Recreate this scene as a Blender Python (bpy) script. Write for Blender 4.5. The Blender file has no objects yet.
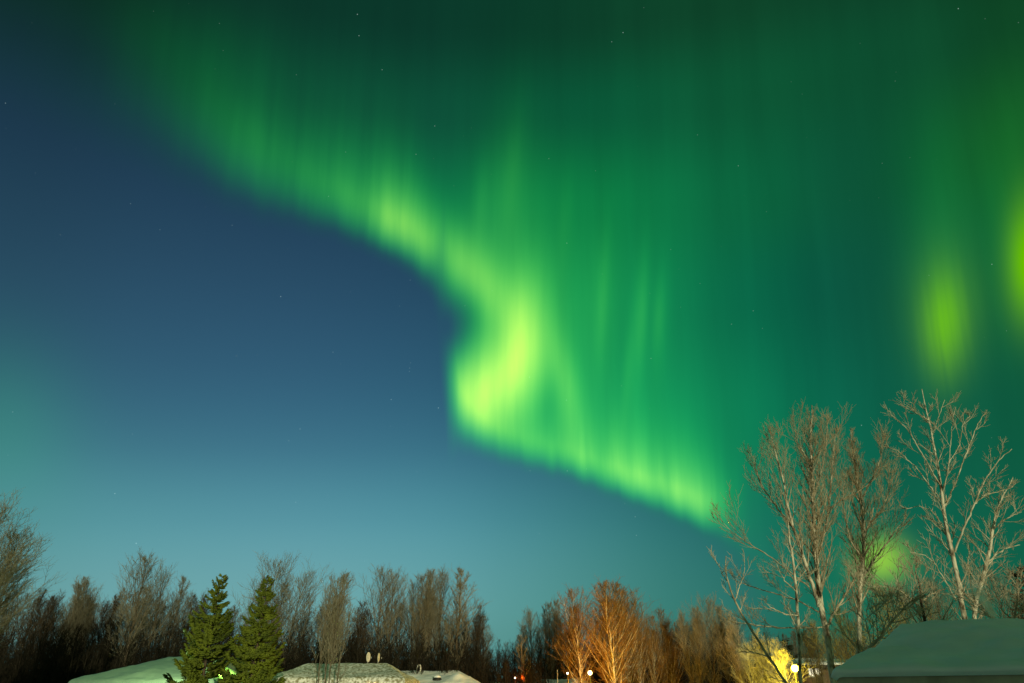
import bpy, math, random
import numpy as np
from mathutils import Vector

R = math.radians
C = bpy.context.scene.collection
scene = bpy.context.scene

# ------------------------------------------------------------------ camera
CAM = Vector((0.0, 0.0, 1.8))
TILT = R(27.7)
F = 683.0                       # 24 mm on a 36 mm sensor, in pixels of a 1024 wide frame
cam_d = bpy.data.cameras.new('camera')
cam_d.lens = 24.0
cam_d.sensor_width = 36.0
cam_d.clip_start = 0.1
cam_d.clip_end = 5000.0
cam = bpy.data.objects.new('camera', cam_d)
C.objects.link(cam)
cam.location = CAM
cam.rotation_euler = (R(90) + TILT, 0, 0)
scene.camera = cam
scene.view_settings.view_transform = 'Standard'
scene.view_settings.look = 'None'
scene.view_settings.exposure = 0.0
scene.view_settings.gamma = 1.0


def ray(px, py):
    x = (px - 512.0) / F
    u = (341.5 - py) / F
    return (x, math.cos(TILT) - u * math.sin(TILT), math.sin(TILT) + u * math.cos(TILT))


def at(px, py, Y):
    """the point of the place seen at a pixel of the photograph, Y metres ahead"""
    r = ray(px, py)
    k = Y / r[1]
    return Vector((CAM.x + r[0] * k, Y, CAM.z + r[2] * k))


MAGZ = R(15.0)                  # the rays of the aurora run towards the magnetic zenith, this far behind the zenith


def azel(px, py):
    x, y, z = ray(px, py)
    r = (x, y * math.cos(MAGZ) + z * math.sin(MAGZ), z * math.cos(MAGZ) - y * math.sin(MAGZ))
    return math.degrees(math.atan2(r[0], r[1])), math.degrees(math.atan2(r[2], math.hypot(r[0], r[1])))


def lin(c):
    return tuple((v / 255.0 / 12.92) if v <= 10.3 else ((v / 255.0 + 0.055) / 1.055) ** 2.4 for v in c)


# ------------------------------------------------------------------ moon (the one sun lamp)
SUN_EL, SUN_AZ = R(5.0), R(-15.0)        # low, behind the camera and to the right
sun_d = bpy.data.lights.new('moon', 'SUN')
sun_d.energy = 2.4
sun_d.angle = R(0.5)
sun_d.color = (1.0, 0.93, 0.58)
sun = bpy.data.objects.new('moon', sun_d)
C.objects.link(sun)
_d = Vector((math.sin(SUN_AZ), math.cos(SUN_AZ), -math.tan(SUN_EL)))
sun.rotation_euler = _d.to_track_quat('-Z', 'Y').to_euler()

# ------------------------------------------------------------------ the night sky with the aurora (by direction: azimuth and elevation about the magnetic zenith)
world = bpy.data.worlds.new('World')
scene.world = world
world.use_nodes = True
NT = world.node_tree
NT.nodes.clear()


class N:
    """a number socket in the world's node tree, with arithmetic"""
    def __init__(s, sock): s.s = sock
    def __add__(a, b): return mth('ADD', a, b)
    __radd__ = __add__
    def __mul__(a, b): return mth('MULTIPLY', a, b)
    __rmul__ = __mul__
    def __sub__(a, b): return mth('SUBTRACT', a, b)
    def __rsub__(a, b): return mth('SUBTRACT', b, a)
    def __truediv__(a, b): return mth('DIVIDE', a, b)


def put(sock, v):
    if isinstance(v, N): NT.links.new(v.s, sock)
    else: sock.default_value = v


def mth(op, a, b=None, c=None, clamp=False):
    n = NT.nodes.new('ShaderNodeMath'); n.operation = op; n.use_clamp = clamp
    put(n.inputs[0], a)
    if b is not None: put(n.inputs[1], b)
    if c is not None: put(n.inputs[2], c)
    return N(n.outputs[0])


def smooth(v, lo, hi):
    n = NT.nodes.new('ShaderNodeMapRange'); n.interpolation_type = 'SMOOTHSTEP'
    put(n.inputs[0], v); n.inputs[1].default_value = lo; n.inputs[2].default_value = hi
    return N(n.outputs[0])


AZ0, AZ1 = -52.0, 52.0


def fcurve(t, pts, lo, hi):
    """value over azimuth through (azimuth, value) points; lo..hi is the value range"""
    n = NT.nodes.new('ShaderNodeFloatCurve')
    put(n.inputs['Value'], t)
    cv = n.mapping.curves[0]
    q = [((a - AZ0) / (AZ1 - AZ0), (v - lo) / (hi - lo)) for a, v in pts]
    q.sort()
    if q[0][0] > 0: q = [(0.0, q[0][1])] + q
    if q[-1][0] < 1: q = q + [(1.0, q[-1][1])]
    cv.points[0].location = q[0]; cv.points[1].location = q[-1]
    for p in q[1:-1]: cv.points.new(*p)
    for p in cv.points: p.handle_type = 'AUTO_CLAMPED'
    n.mapping.update()
    return N(n.outputs[0]) * (hi - lo) + lo


def ramp(t, stops, interp='B_SPLINE'):
    n = NT.nodes.new('ShaderNodeValToRGB')
    put(n.inputs[0], t)
    cr = n.color_ramp; cr.interpolation = interp
    while len(cr.elements) < len(stops): cr.elements.new(0.5)
    for e, (p, c) in zip(cr.elements, sorted(stops)):
        e.position = p; e.color = (*c, 1)
    return n.outputs[0]


def mixc(f, a, b):
    n = NT.nodes.new('ShaderNodeMix'); n.data_type = 'RGBA'
    put(n.inputs[0], f); NT.links.new(a, n.inputs[6]); NT.links.new(b, n.inputs[7])
    return n.outputs[2]


def vscale(c, f):
    n = NT.nodes.new('ShaderNodeVectorMath'); n.operation = 'SCALE'
    if isinstance(c, tuple): n.inputs[0].default_value = c
    else: NT.links.new(c, n.inputs[0])
    put(n.inputs['Scale'], f)
    return n.outputs[0]


def vadd(a, b):
    n = NT.nodes.new('ShaderNodeVectorMath'); n.operation = 'ADD'
    NT.links.new(a, n.inputs[0]); NT.links.new(b, n.inputs[1])
    return n.outputs[0]


tc = NT.nodes.new('ShaderNodeTexCoord')
sx = NT.nodes.new('ShaderNodeSeparateXYZ')
NT.links.new(tc.outputs['Generated'], sx.inputs[0])
X, Y0, Z0 = (N(o) for o in sx.outputs)
Yd = Y0 * math.cos(MAGZ) + Z0 * math.sin(MAGZ)
Z = Z0 * math.cos(MAGZ) - Y0 * math.sin(MAGZ)
az = mth('ARCTAN2', X, Yd) * (180 / math.pi)
el = mth('ARCSINE', Z) * (180 / math.pi)
tA = (az - AZ0) * (1 / (AZ1 - AZ0))


def noise_ae(ka, ke, seed, detail=2.0):
    cb = NT.nodes.new('ShaderNodeCombineXYZ')
    put(cb.inputs[0], az * ka); put(cb.inputs[1], el * ke); cb.inputs[2].default_value = seed
    n = NT.nodes.new('ShaderNodeTexNoise'); n.inputs['Scale'].default_value = 1.0
    n.inputs['Detail'].default_value = detail
    NT.links.new(cb.outputs[0], n.inputs['Vector'])
    return N(n.outputs[0])


def blob(cx, cy, s_major, s_minor, tilt=0.0):
    """soft patch of aurora: centre, spread along (tilt from upright, degrees, clockwise) and across"""
    a0, e0 = azel(cx, cy)
    ax_, ex_ = azel(cx + 1, cy); ay_, ey_ = azel(cx, cy + 1)
    J = np.array([[ax_ - a0, ay_ - a0], [ex_ - e0, ey_ - e0]])
    t = R(tilt)
    m = np.array([math.sin(t), -math.cos(t)]); w = np.array([math.cos(t), math.sin(t)])
    S = s_major ** 2 * np.outer(m, m) + s_minor ** 2 * np.outer(w, w)
    Q = 0.5 * np.linalg.inv(J @ S @ J.T)
    dx, dy = az - a0, el - e0
    q = dx * (dx * float(Q[0, 0]) + dy * float(2 * Q[0, 1])) + dy * dy * float(Q[1, 1])
    return mth('EXPONENT', q * -1.0)


# clear blue night air, paler towards the horizon
EL0, EL1 = -25.0, 50.0
tE = (el - EL0) * (1 / (EL1 - EL0))


def te(y, x=300): return (azel(x, y)[1] - EL0) / (EL1 - EL0)


base = ramp(tE, [(0.0, lin((80, 120, 110))), (te(640), lin((114, 170, 168))), (te(575), lin((108, 165, 172))), (te(520), lin((88, 152, 166))),
                 (te(450), lin((61, 114, 137))), (te(370), lin((49, 92, 119))), (te(280), lin((41, 76, 102))),
                 (te(180), lin((30, 60, 84))), (te(80), lin((22, 44, 62))), (te(0), lin((14, 32, 46))), (1.0, lin((8, 22, 32)))], 'B_SPLINE')
# the blue is strongest left of the middle and sinks to the right, where green veils the sky
side = ramp(tA, [((azel(x, y)[0] - AZ0) / (AZ1 - AZ0), v) for x, y, v in (
    (0, 400, (0.84, 0.84, 0.78)), (120, 400, (0.97, 0.96, 0.94)), (300, 450, (1.0, 1.0, 1.0)), (420, 500, (0.85, 0.95, 0.94)), (500, 540, (0.68, 0.84, 0.82)), (620, 560, (0.34, 0.62, 0.52)),
    (720, 560, (0.17, 0.46, 0.37)), (820, 560, (0.05, 0.30, 0.20)), (1024, 500, (0.05, 0.25, 0.15)))], 'B_SPLINE')
_m = NT.nodes.new('ShaderNodeVectorMath'); _m.operation = 'MULTIPLY'
NT.links.new(base, _m.inputs[0]); NT.links.new(side, _m.inputs[1])
base = _m.outputs[0]

# lower edge of the aurora curtain
edge_px = [(-40, 20), (67, 66), (150, 122), (210, 163), (256, 192), (293, 206), (342, 225), (376, 240), (406, 254), (429, 272), (437, 284), (442, 304),
           (447, 350), (452, 400), (460, 425), (487, 445), (525, 459), (560, 468), (590, 480), (617, 490), (648, 502), (674, 512), (701, 524),
           (727, 533), (760, 552), (800, 610), (860, 720)]
L = fcurve(tA, [azel(*p) for p in edge_px], -30, 50)
soft = fcurve(tA, [(azel(60, 66)[0], 5.0), (azel(150, 122)[0], 4.2), (azel(256, 192)[0], 2.6), (azel(376, 240)[0], 1.7), (azel(425, 268)[0], 2.0), (azel(438, 282)[0], 4.0), (azel(446, 330)[0], 7.0), (azel(455, 415)[0], 3.2),
                   (azel(487, 445)[0], 1.5), (azel(560, 468)[0], 1.15), (azel(701, 524)[0], 1.3), (azel(740, 535)[0], 3.0), (azel(800, 600)[0], 8.0)], 0, 10)
wob = noise_ae(0.55, 0.0, 3.1) - 0.5
d = el - L - wob * 1.0
mk = mth('DIVIDE', d, soft)
mask = smooth(mk, -1.1, 1.5) * (1.0 - blob(446, 326, 28, 17, 4) * 0.97)

# green veil over the upper right, rows of elevation, each over azimuth
rows = [(20, [(0, (4, 16, 6)), (100, (6, 36, 20)), (200, (6, 42, 26)), (300, (6, 50, 32)), (512, (6, 50, 33)), (700, (14, 68, 38)), (860, (12, 62, 38)), (960, (13, 56, 32)), (1024, (10, 40, 24))]),
        (110, [(60, (6, 40, 18)), (180, (4, 66, 30)), (300, (6, 66, 40)), (512, (6, 72, 45)), (600, (5, 80, 48)), (700, (12, 88, 50)), (860, (12, 76, 46)), (960, (13, 72, 40)), (1024, (14, 66, 32))]),
        (210, [(150, (4, 70, 30)), (280, (4, 95, 50)), (440, (4, 100, 56)), (560, (4, 112, 52)), (680, (10, 108, 60)), (780, (10, 94, 56)), (860, (12, 78, 52)), (940, (12, 88, 44)), (1024, (22, 88, 32))]),
        (310, [(300, (4, 80, 40)), (440, (6, 110, 55)), (560, (14, 130, 62)), (620, (14, 128, 66)), (700, (8, 112, 68)), (790, (6, 88, 62)), (860, (11, 80, 58)), (960, (12, 86, 54)), (1024, (14, 92, 46))]),
        (420, [(440, (10, 120, 60)), (560, (16, 142, 70)), (650, (14, 138, 74)), (720, (10, 128, 76)), (790, (6, 104, 70)), (860, (10, 92, 68)), (960, (11, 84, 58)), (1024, (12, 84, 54))]),
        (560, [(560, (20, 130, 75)), (700, (14, 120, 80)), (790, (10, 104, 76)), (860, (10, 94, 70)), (960, (10, 86, 62)), (1024, (10, 84, 60))])]
veil = None
for y, st in rows:
    c = ramp(tA, [((azel(x, y)[0] - AZ0) / (AZ1 - AZ0), lin(v)) for x, v in st], 'B_SPLINE')
    if veil is None: veil = c
    else:
        e_hi, e_lo = azel(600, y_prev)[1], azel(600, y)[1]
        veil = mixc(smooth(el, e_hi, e_lo), veil, c)
    y_prev = y

# rays: fine upright streaks
fine = noise_ae(1.2, 0.085, 7.7, 3.0)
broad = noise_ae(0.33, 0.02, 1.3, 1.0)
rays = (fine - 0.5) * 0.5 + (broad - 0.5) * 0.9 + 1.0
veil = vscale(veil, (broad - 0.5) * 0.30 + (fine - 0.5) * 0.14 + 1.0)

# the bright hem of the curtain
hem = fcurve(tA, [(azel(60, 66)[0], 0.0), (azel(150, 122)[0], 0.05), (azel(215, 160)[0], 0.13), (azel(256, 192)[0], 0.17), (azel(300, 206)[0], 0.20), (azel(342, 225)[0], 0.25), (azel(376, 236)[0], 0.36),
                  (azel(392, 246)[0], 0.46), (azel(412, 258)[0], 0.34), (azel(428, 270)[0], 0.26), (azel(440, 290)[0], 0.10), (azel(450, 380)[0], 0.12), (azel(460, 420)[0], 0.20), (azel(500, 448)[0], 0.26), (azel(555, 466)[0], 0.34), (azel(588, 480)[0], 0.50),
                  (azel(600, 484)[0], 0.44), (azel(617, 490)[0], 0.62), (azel(650, 502)[0], 0.56), (azel(690, 520)[0], 0.62), (azel(708, 527)[0], 0.54), (azel(724, 532)[0], 0.34), (azel(740, 540)[0], 0.17), (azel(760, 552)[0], 0.07), (azel(795, 600)[0], 0.0)], 0, 1)
fade = fcurve(tA, [(azel(100, 90)[0], 4.0), (azel(256, 192)[0], 4.6), (azel(390, 246)[0], 4.4), (azel(440, 280)[0], 3.4), (azel(500, 448)[0], 3.0), (azel(617, 490)[0], 3.9), (azel(710, 527)[0], 3.8)], 0, 10)
dpos = mth('MAXIMUM', d, 0.0)
notch = 1.0 - blob(446, 326, 28, 17, 4) * 0.97
hemI = notch * hem * mth('EXPONENT', mth('POWER', dpos / fade, 1.4) * -1.0) * smooth(mk, -0.6, 1.9) * rays * 1.25

curl = (blob(524, 328, 40, 17, 4) * 0.40 + blob(505, 380, 36, 23, 30) * 0.46 + blob(470, 394, 34, 21, 0) * 0.36 + blob(484, 282, 38, 17, -30) * 0.20
        + blob(500, 355, 72, 46, 0) * 0.14 + blob(505, 225, 60, 22, 6) * 0.06 + blob(444, 256, 34, 22, -42) * 0.15 + blob(468, 278, 26, 15, -38) * 0.12 + blob(566, 385, 34, 10, -10) * 0.22 + blob(641, 322, 42, 5, 3) * 0.12 + blob(628, 372, 40, 4, 4) * 0.07 + blob(512, 175, 38, 6, 5) * 0.035 + blob(603, 300, 40, 4, 3) * 0.06 + blob(658, 318, 26, 4, 3) * 0.06 + blob(565, 225, 34, 5, 3) * 0.03 + blob(480, 205, 26, 6, 4) * 0.05 + blob(500, 300, 120, 90, 0) * 0.03
        + blob(660, 330, 40, 6, 3) * 0.05 + blob(600, 320, 55, 10, 3) * 0.05 + blob(508, 180, 50, 16, 6) * 0.03 + blob(560, 290, 90, 60, 0) * 0.05 + blob(424, 240, 26, 20, -40) * 0.10
        + blob(396, 222, 26, 20, 10) * 0.10 + blob(940, 245, 65, 24, 2) * 0.055 + blob(1010, 205, 70, 22, 0) * 0.05 - blob(466, 322, 20, 10, 14) * 0.10 - blob(550, 400, 26, 9, 12) * 0.06)
I = mth('MAXIMUM', hemI + curl * mask * ((fine - 0.5) * 0.25 + 1.0), 0.0)
cbI = NT.nodes.new('ShaderNodeCombineXYZ')
put(cbI.inputs[0], I * I * (I * 0.30 + 0.48)); put(cbI.inputs[1], I * 1.0); put(cbI.inputs[2], I * 0.085)
glow = cbI.outputs[0]

# yellower patches low on the right, green airglow far left
patch_rays = (noise_ae(1.6, 0.05, 5.5, 2.0) - 0.5) * 1.1 + 1.0
patch = patch_rays * blob(945, 324, 33, 15, 0) * 0.27 + blob(1031, 262, 38, 15, 0) * 0.42 + blob(944, 306, 44, 26, 0) * 0.06
cbP = NT.nodes.new('ShaderNodeCombineXYZ')
put(cbP.inputs[0], patch * 0.36); put(cbP.inputs[1], patch * 1.0); put(cbP.inputs[2], patch * -0.10)
low = blob(882, 560, 15, 17, 0) * 0.50
left_green = blob(-5, 430, 60, 60, 0) * 0.065 + blob(60, 510, 60, 120, 0) * 0.015

veil = vscale(veil, mask)
# behind the veil the blue air still shows a little
sky = vadd(vscale(base, 1.0 - mask * 0.72), veil)
sky = vadd(sky, glow)
sky = vadd(sky, cbP.outputs[0])
sky = vadd(sky, vscale((0.50, 0.85, -0.04), low))
sky = vadd(sky, vscale((0.04, 1.0, 0.16), left_green))

# stars
vor = NT.nodes.new('ShaderNodeTexVoronoi'); vor.feature = 'F1'; vor.inputs['Scale'].default_value = 75.0
NT.links.new(tc.outputs['Generated'], vor.inputs['Vector'])
sc_ = NT.nodes.new('ShaderNodeSeparateXYZ'); NT.links.new(vor.outputs['Color'], sc_.inputs[0])
star = smooth(N(vor.outputs['Distance']), 0.058, 0.02) * mth('POWER', N(sc_.outputs[0]), 8.0) * 0.40
sky = vadd(sky, vscale((0.75, 1.0, 0.95), star))

# warm glow added to the unseen sky behind the camera, fills near roof and eave
_ml = Vector((-math.sin(SUN_AZ), -math.cos(SUN_AZ), 0.22)).normalized()
lobe = mth('POWER', mth('MAXIMUM', X * _ml.x + Y0 * _ml.y + Z0 * _ml.z, 0.0), 4.0)
sky = vadd(sky, vscale((0.21, 0.17, 0.085), lobe))

# aurora glow added unseen overhead behind the camera, greens the near roof
over = mth('POWER', mth('MAXIMUM', Y0 * -0.55 + Z0 * 0.835, 0.0), 4.0)
sky = vadd(sky, vscale((0.02, 0.14, 0.06), over))

# sky glow of the low moon itself
nish = NT.nodes.new('ShaderNodeTexSky'); nish.sky_type = 'NISHITA'; nish.sun_disc = False
nish.sun_elevation = SUN_EL; nish.sun_rotation = SUN_AZ + math.pi
sky = vadd(sky, vscale(nish.outputs[0], 0.0002))

# sensor grain does not belong to the place; nothing more is added
bg = NT.nodes.new('ShaderNodeBackground'); bg.inputs['Strength'].default_value = 1.0
NT.links.new(sky, bg.inputs['Color'])
wo = NT.nodes.new('ShaderNodeOutputWorld'); NT.links.new(bg.outputs[0], wo.inputs[0])

# ================================================================== helpers
def tag(o, label=None, cat=None, group=None, kind=None):
    if label: o['label'] = label
    if cat: o['category'] = cat
    if group: o['group'] = group
    if kind: o['kind'] = kind
    return o


def empty(name, loc, rz=0.0):
    o = bpy.data.objects.new(name, None)
    C.objects.link(o); o.location = loc; o.rotation_euler = (0, 0, rz); o.empty_display_size = 0.3
    return o


class Mat:
    """a procedural material: colours mixed by noise, rough, with a little bump"""
    def __new__(cls, name, c1, c2=None, scale=4.0, rough=0.9, stretch=(1, 1, 1), lo=0.35, hi=0.65, bump=0.0, bump_scale=None, detail=5.0, spec=0.2, metal=0.0, trans=0.0, sss=0.0):
        m = bpy.data.materials.new(name); m.use_nodes = True
        nt = m.node_tree; b = nt.nodes['Principled BSDF']
        b.inputs['Roughness'].default_value = rough
        b.inputs['Specular IOR Level'].default_value = spec
        b.inputs['Metallic'].default_value = metal
        if sss: b.inputs['Subsurface Weight'].default_value = sss
        c2 = c2 or tuple(v * 0.75 for v in c1)
        t = nt.nodes.new('ShaderNodeTexCoord'); mp = nt.nodes.new('ShaderNodeMapping')
        mp.inputs['Scale'].default_value = stretch
        nt.links.new(t.outputs['Object'], mp.inputs[0])
        n = nt.nodes.new('ShaderNodeTexNoise'); n.inputs['Scale'].default_value = scale; n.inputs['Detail'].default_value = detail
        nt.links.new(mp.outputs[0], n.inputs['Vector'])
        r = nt.nodes.new('ShaderNodeValToRGB')
        r.color_ramp.elements[0].position = lo; r.color_ramp.elements[0].color = (*c2, 1)
        r.color_ramp.elements[1].position = hi; r.color_ramp.elements[1].color = (*c1, 1)
        nt.links.new(n.outputs[0], r.inputs[0]); nt.links.new(r.outputs[0], b.inputs['Base Color'])
        if bump:
            n2 = nt.nodes.new('ShaderNodeTexNoise'); n2.inputs['Scale'].default_value = bump_scale or scale * 3; n2.inputs['Detail'].default_value = 6
            nt.links.new(mp.outputs[0], n2.inputs['Vector'])
            bp = nt.nodes.new('ShaderNodeBump'); bp.inputs['Strength'].default_value = bump; bp.inputs['Distance'].default_value = 0.05
            nt.links.new(n2.outputs[0], bp.inputs['Height']); nt.links.new(bp.outputs[0], b.inputs['Normal'])
        return m


def emit_mat(name, col, strength):
    m = bpy.data.materials.new(name); m.use_nodes = True
    nt = m.node_tree; b = nt.nodes['Principled BSDF']
    b.inputs['Base Color'].default_value = (*[0.8 * c for c in col], 1)
    b.inputs['Emission Color'].default_value = (*col, 1); b.inputs['Emission Strength'].default_value = strength
    return m


M = dict(
    snow=Mat('snow', (0.84, 0.86, 0.88), (0.72, 0.75, 0.78), scale=1.2, rough=0.75, bump=0.55, bump_scale=4.0, spec=0.3),
    littered=Mat('littered_snow', (0.78, 0.79, 0.74), (0.26, 0.25, 0.15), scale=6.5, rough=0.85, lo=0.40, hi=0.58, bump=0.4, bump_scale=9, detail=9),
    birch=Mat('birch_bark', (0.66, 0.60, 0.47), (0.10, 0.065, 0.035), scale=6.0, rough=0.8, stretch=(1, 1, 0.45), lo=0.36, hi=0.54, bump=0.4),
    dark_bark=Mat('dark_bark', (0.11, 0.085, 0.055), (0.04, 0.03, 0.02), scale=7.0, stretch=(1, 1, 0.3), bump=0.4),
    amber_twig=Mat('lamp_tint_twig_bark', (0.25, 0.145, 0.045), (0.16, 0.09, 0.03), scale=0.9),  # orange of the lamp light partly put into the bark colour
    limb=Mat('limb_bark', (0.50, 0.44, 0.32), (0.22, 0.18, 0.125), scale=4.0, lo=0.38, hi=0.6),
    pale_limb=Mat('pale_limb_bark', (0.62, 0.57, 0.44), (0.30, 0.24, 0.15), scale=4.0, lo=0.36, hi=0.56),
    twig=Mat('twig_bark', (0.42, 0.345, 0.22), (0.27, 0.215, 0.13), scale=1.5),
    pale_twig=Mat('pale_twig_bark', (0.50, 0.45, 0.33), (0.31, 0.265, 0.18), scale=1.5),
    far_limb=Mat('far_limb_bark', (0.17, 0.145, 0.10), (0.08, 0.068, 0.045), scale=3.0),
    far_twig=Mat('far_twig_bark', (0.28, 0.255, 0.185), (0.17, 0.155, 0.11), scale=0.9),
    brush=Mat('dark_brush', (0.022, 0.018, 0.012), (0.011, 0.009, 0.006), scale=0.4),
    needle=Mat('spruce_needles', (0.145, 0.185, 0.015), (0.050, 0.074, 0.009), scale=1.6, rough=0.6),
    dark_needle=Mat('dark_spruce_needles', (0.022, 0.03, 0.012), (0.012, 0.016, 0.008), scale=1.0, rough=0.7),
    siding=Mat('painted_siding', (0.34, 0.30, 0.24), (0.27, 0.24, 0.19), scale=2.0, stretch=(0.2, 0.2, 6)),
    pale_siding=Mat('pale_siding', (0.62, 0.62, 0.56), (0.52, 0.52, 0.47), scale=2.0, stretch=(0.2, 0.2, 6)),
    brown_siding=Mat('brown_siding', (0.20, 0.13, 0.08), (0.13, 0.085, 0.05), scale=2.0, stretch=(5, 5, 0.3)),
    fascia=Mat('warm_lit_fascia', (0.66, 0.54, 0.36), (0.44, 0.35, 0.23), scale=2.6, stretch=(1.0, 1.0, 0.2), bump=0.2),  # brown tint stands in for warm lamp light on the snow's front face
    dark_trim=Mat('dark_trim', (0.05, 0.042, 0.036), (0.03, 0.026, 0.022), scale=3.0),
    shingle=Mat('roof_shingles', (0.09, 0.08, 0.075), (0.05, 0.045, 0.04), scale=5.0, bump=0.4),
    white_paint=Mat('white_paint', (0.80, 0.79, 0.74), (0.70, 0.69, 0.64), scale=3.0, rough=0.5),
    metal=Mat('galvanised_metal', (0.50, 0.50, 0.50), (0.38, 0.38, 0.38), scale=6.0, rough=0.45, metal=0.6),
    black_metal=Mat('black_metal', (0.03, 0.03, 0.03), (0.02, 0.02, 0.02), scale=6.0, rough=0.5),
    glass=Mat('window_glass', (0.03, 0.035, 0.04), (0.02, 0.025, 0.03), scale=0.5, rough=0.08, spec=0.6),
)


def link_mesh(name, V, Fq, mat, parent=None, smooth=False, tri=None):
    """one mesh object from vertex array and quad (and triangle) index arrays"""
    me = bpy.data.meshes.new(name)
    V = np.asarray(V, dtype=np.float32)
    Fq = np.asarray(Fq if Fq is not None else np.zeros((0, 4)), dtype=np.int32).reshape(-1, 4)
    tri = np.asarray(tri if tri is not None else np.zeros((0, 3)), dtype=np.int32).reshape(-1, 3)
    nq, nt_ = len(Fq), len(tri)
    me.vertices.add(len(V)); me.vertices.foreach_set('co', V.ravel())
    me.loops.add(nq * 4 + nt_ * 3)
    me.loops.foreach_set('vertex_index', np.concatenate([Fq.ravel(), tri.ravel()]))
    me.polygons.add(nq + nt_)
    me.polygons.foreach_set('loop_start', np.concatenate([np.arange(nq) * 4, nq * 4 + np.arange(nt_) * 3]).astype(np.int32))
    try: me.polygons.foreach_set('loop_total', np.concatenate([np.full(nq, 4), np.full(nt_, 3)]).astype(np.int32))
    except Exception: pass
    if smooth: me.polygons.foreach_set('use_smooth', np.ones(nq + nt_, dtype=bool))
    me.update(calc_edges=True); me.validate()
    me.materials.append(mat)
    o = bpy.data.objects.new(name, me); C.objects.link(o)
    if parent is not None: o.parent = parent
    return o


class MB:
    """collects boxes, prisms and tubes; build() links them as ONE mesh object"""
    def __init__(s): s.v = []; s.q = []; s.t = []
    def add(s, V, q=(), t=()):
        b = len(s.v); s.v += [tuple(v) for v in V]
        s.q += [tuple(b + i for i in f) for f in q]; s.t += [tuple(b + i for i in f) for f in t]
        return s
    def box(s, lo, hi):
        x0, y0, z0 = lo; x1, y1, z1 = hi
        return s.add([(x0, y0, z0), (x1, y0, z0), (x1, y1, z0), (x0, y1, z0), (x0, y0, z1), (x1, y0, z1), (x1, y1, z1), (x0, y1, z1)],
                     [(0, 3, 2, 1), (4, 5, 6, 7), (0, 1, 5, 4), (1, 2, 6, 5), (2, 3, 7, 6), (3, 0, 4, 7)])
    def lathe(s, prof, n=16, axis=(0, 0)):
        V = []
        for r, z in prof:
            for k in range(n):
                a = 2 * math.pi * k / n
                V.append((axis[0] + r * math.cos(a), axis[1] + r * math.sin(a), z))
        q = [(i * n + k, i * n + (k + 1) % n, (i + 1) * n + (k + 1) % n, (i + 1) * n + k) for i in range(len(prof) - 1) for k in range(n)]
        return s.add(V, q)
    def build(s, name, mat, parent=None, smooth=False):
        return link_mesh(name, s.v, s.q, mat, parent, smooth, s.t)


# ------------------------------------------------------------------ branches as tubes
def resample(P, n):
    P = np.asarray(P, float)
    seg = np.linalg.norm(np.diff(P[:, :3], axis=0), axis=1); t = np.concatenate([[0], np.cumsum(seg)]); t /= t[-1]
    u = np.linspace(0, 1, n)
    return np.stack([np.interp(u, t, P[:, k]) for k in range(P.shape[1])], 1)


def tube_arrays(P, Rr, sides):
    """P (B,n,3), Rr (B,n) -> vertices and quads"""
    B, n, _ = P.shape
    T = np.gradient(P, axis=1); T /= np.linalg.norm(T, axis=2, keepdims=True) + 1e-9
    ref = np.where(np.abs(T[:, :1, 2:3]) > 0.8, np.array([[[1., 0, 0]]]), np.array([[[0, 0, 1.]]]))
    ref = np.broadcast_to(ref, T.shape)
    A = np.cross(T, ref); A /= np.linalg.norm(A, axis=2, keepdims=True) + 1e-9
    Bn = np.cross(T, A)
    th = 2 * np.pi * np.arange(sides) / sides
    ring = A[:, :, None, :] * np.cos(th)[None, None, :, None] + Bn[:, :, None, :] * np.sin(th)[None, None, :, None]
    V = (P[:, :, None, :] + ring * Rr[:, :, None, None]).reshape(-1, 3)
    base = (np.arange(B) * n * sides)[:, None, None] + (np.arange(n - 1) * sides)[None, :, None]
    k = np.arange(sides)[None, None, :]; k1 = (k + 1) % sides
    q = np.stack([base + k, base + k1, base + sides + k1, base + sides + k], -1).reshape(-1, 4)
    return V, q


def merge(parts):
    Vs, Qs, b = [], [], 0
    for V, q in parts:
        Vs.append(V); Qs.append(q + b); b += len(V)
    return np.concatenate(Vs), np.concatenate(Qs)


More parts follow.
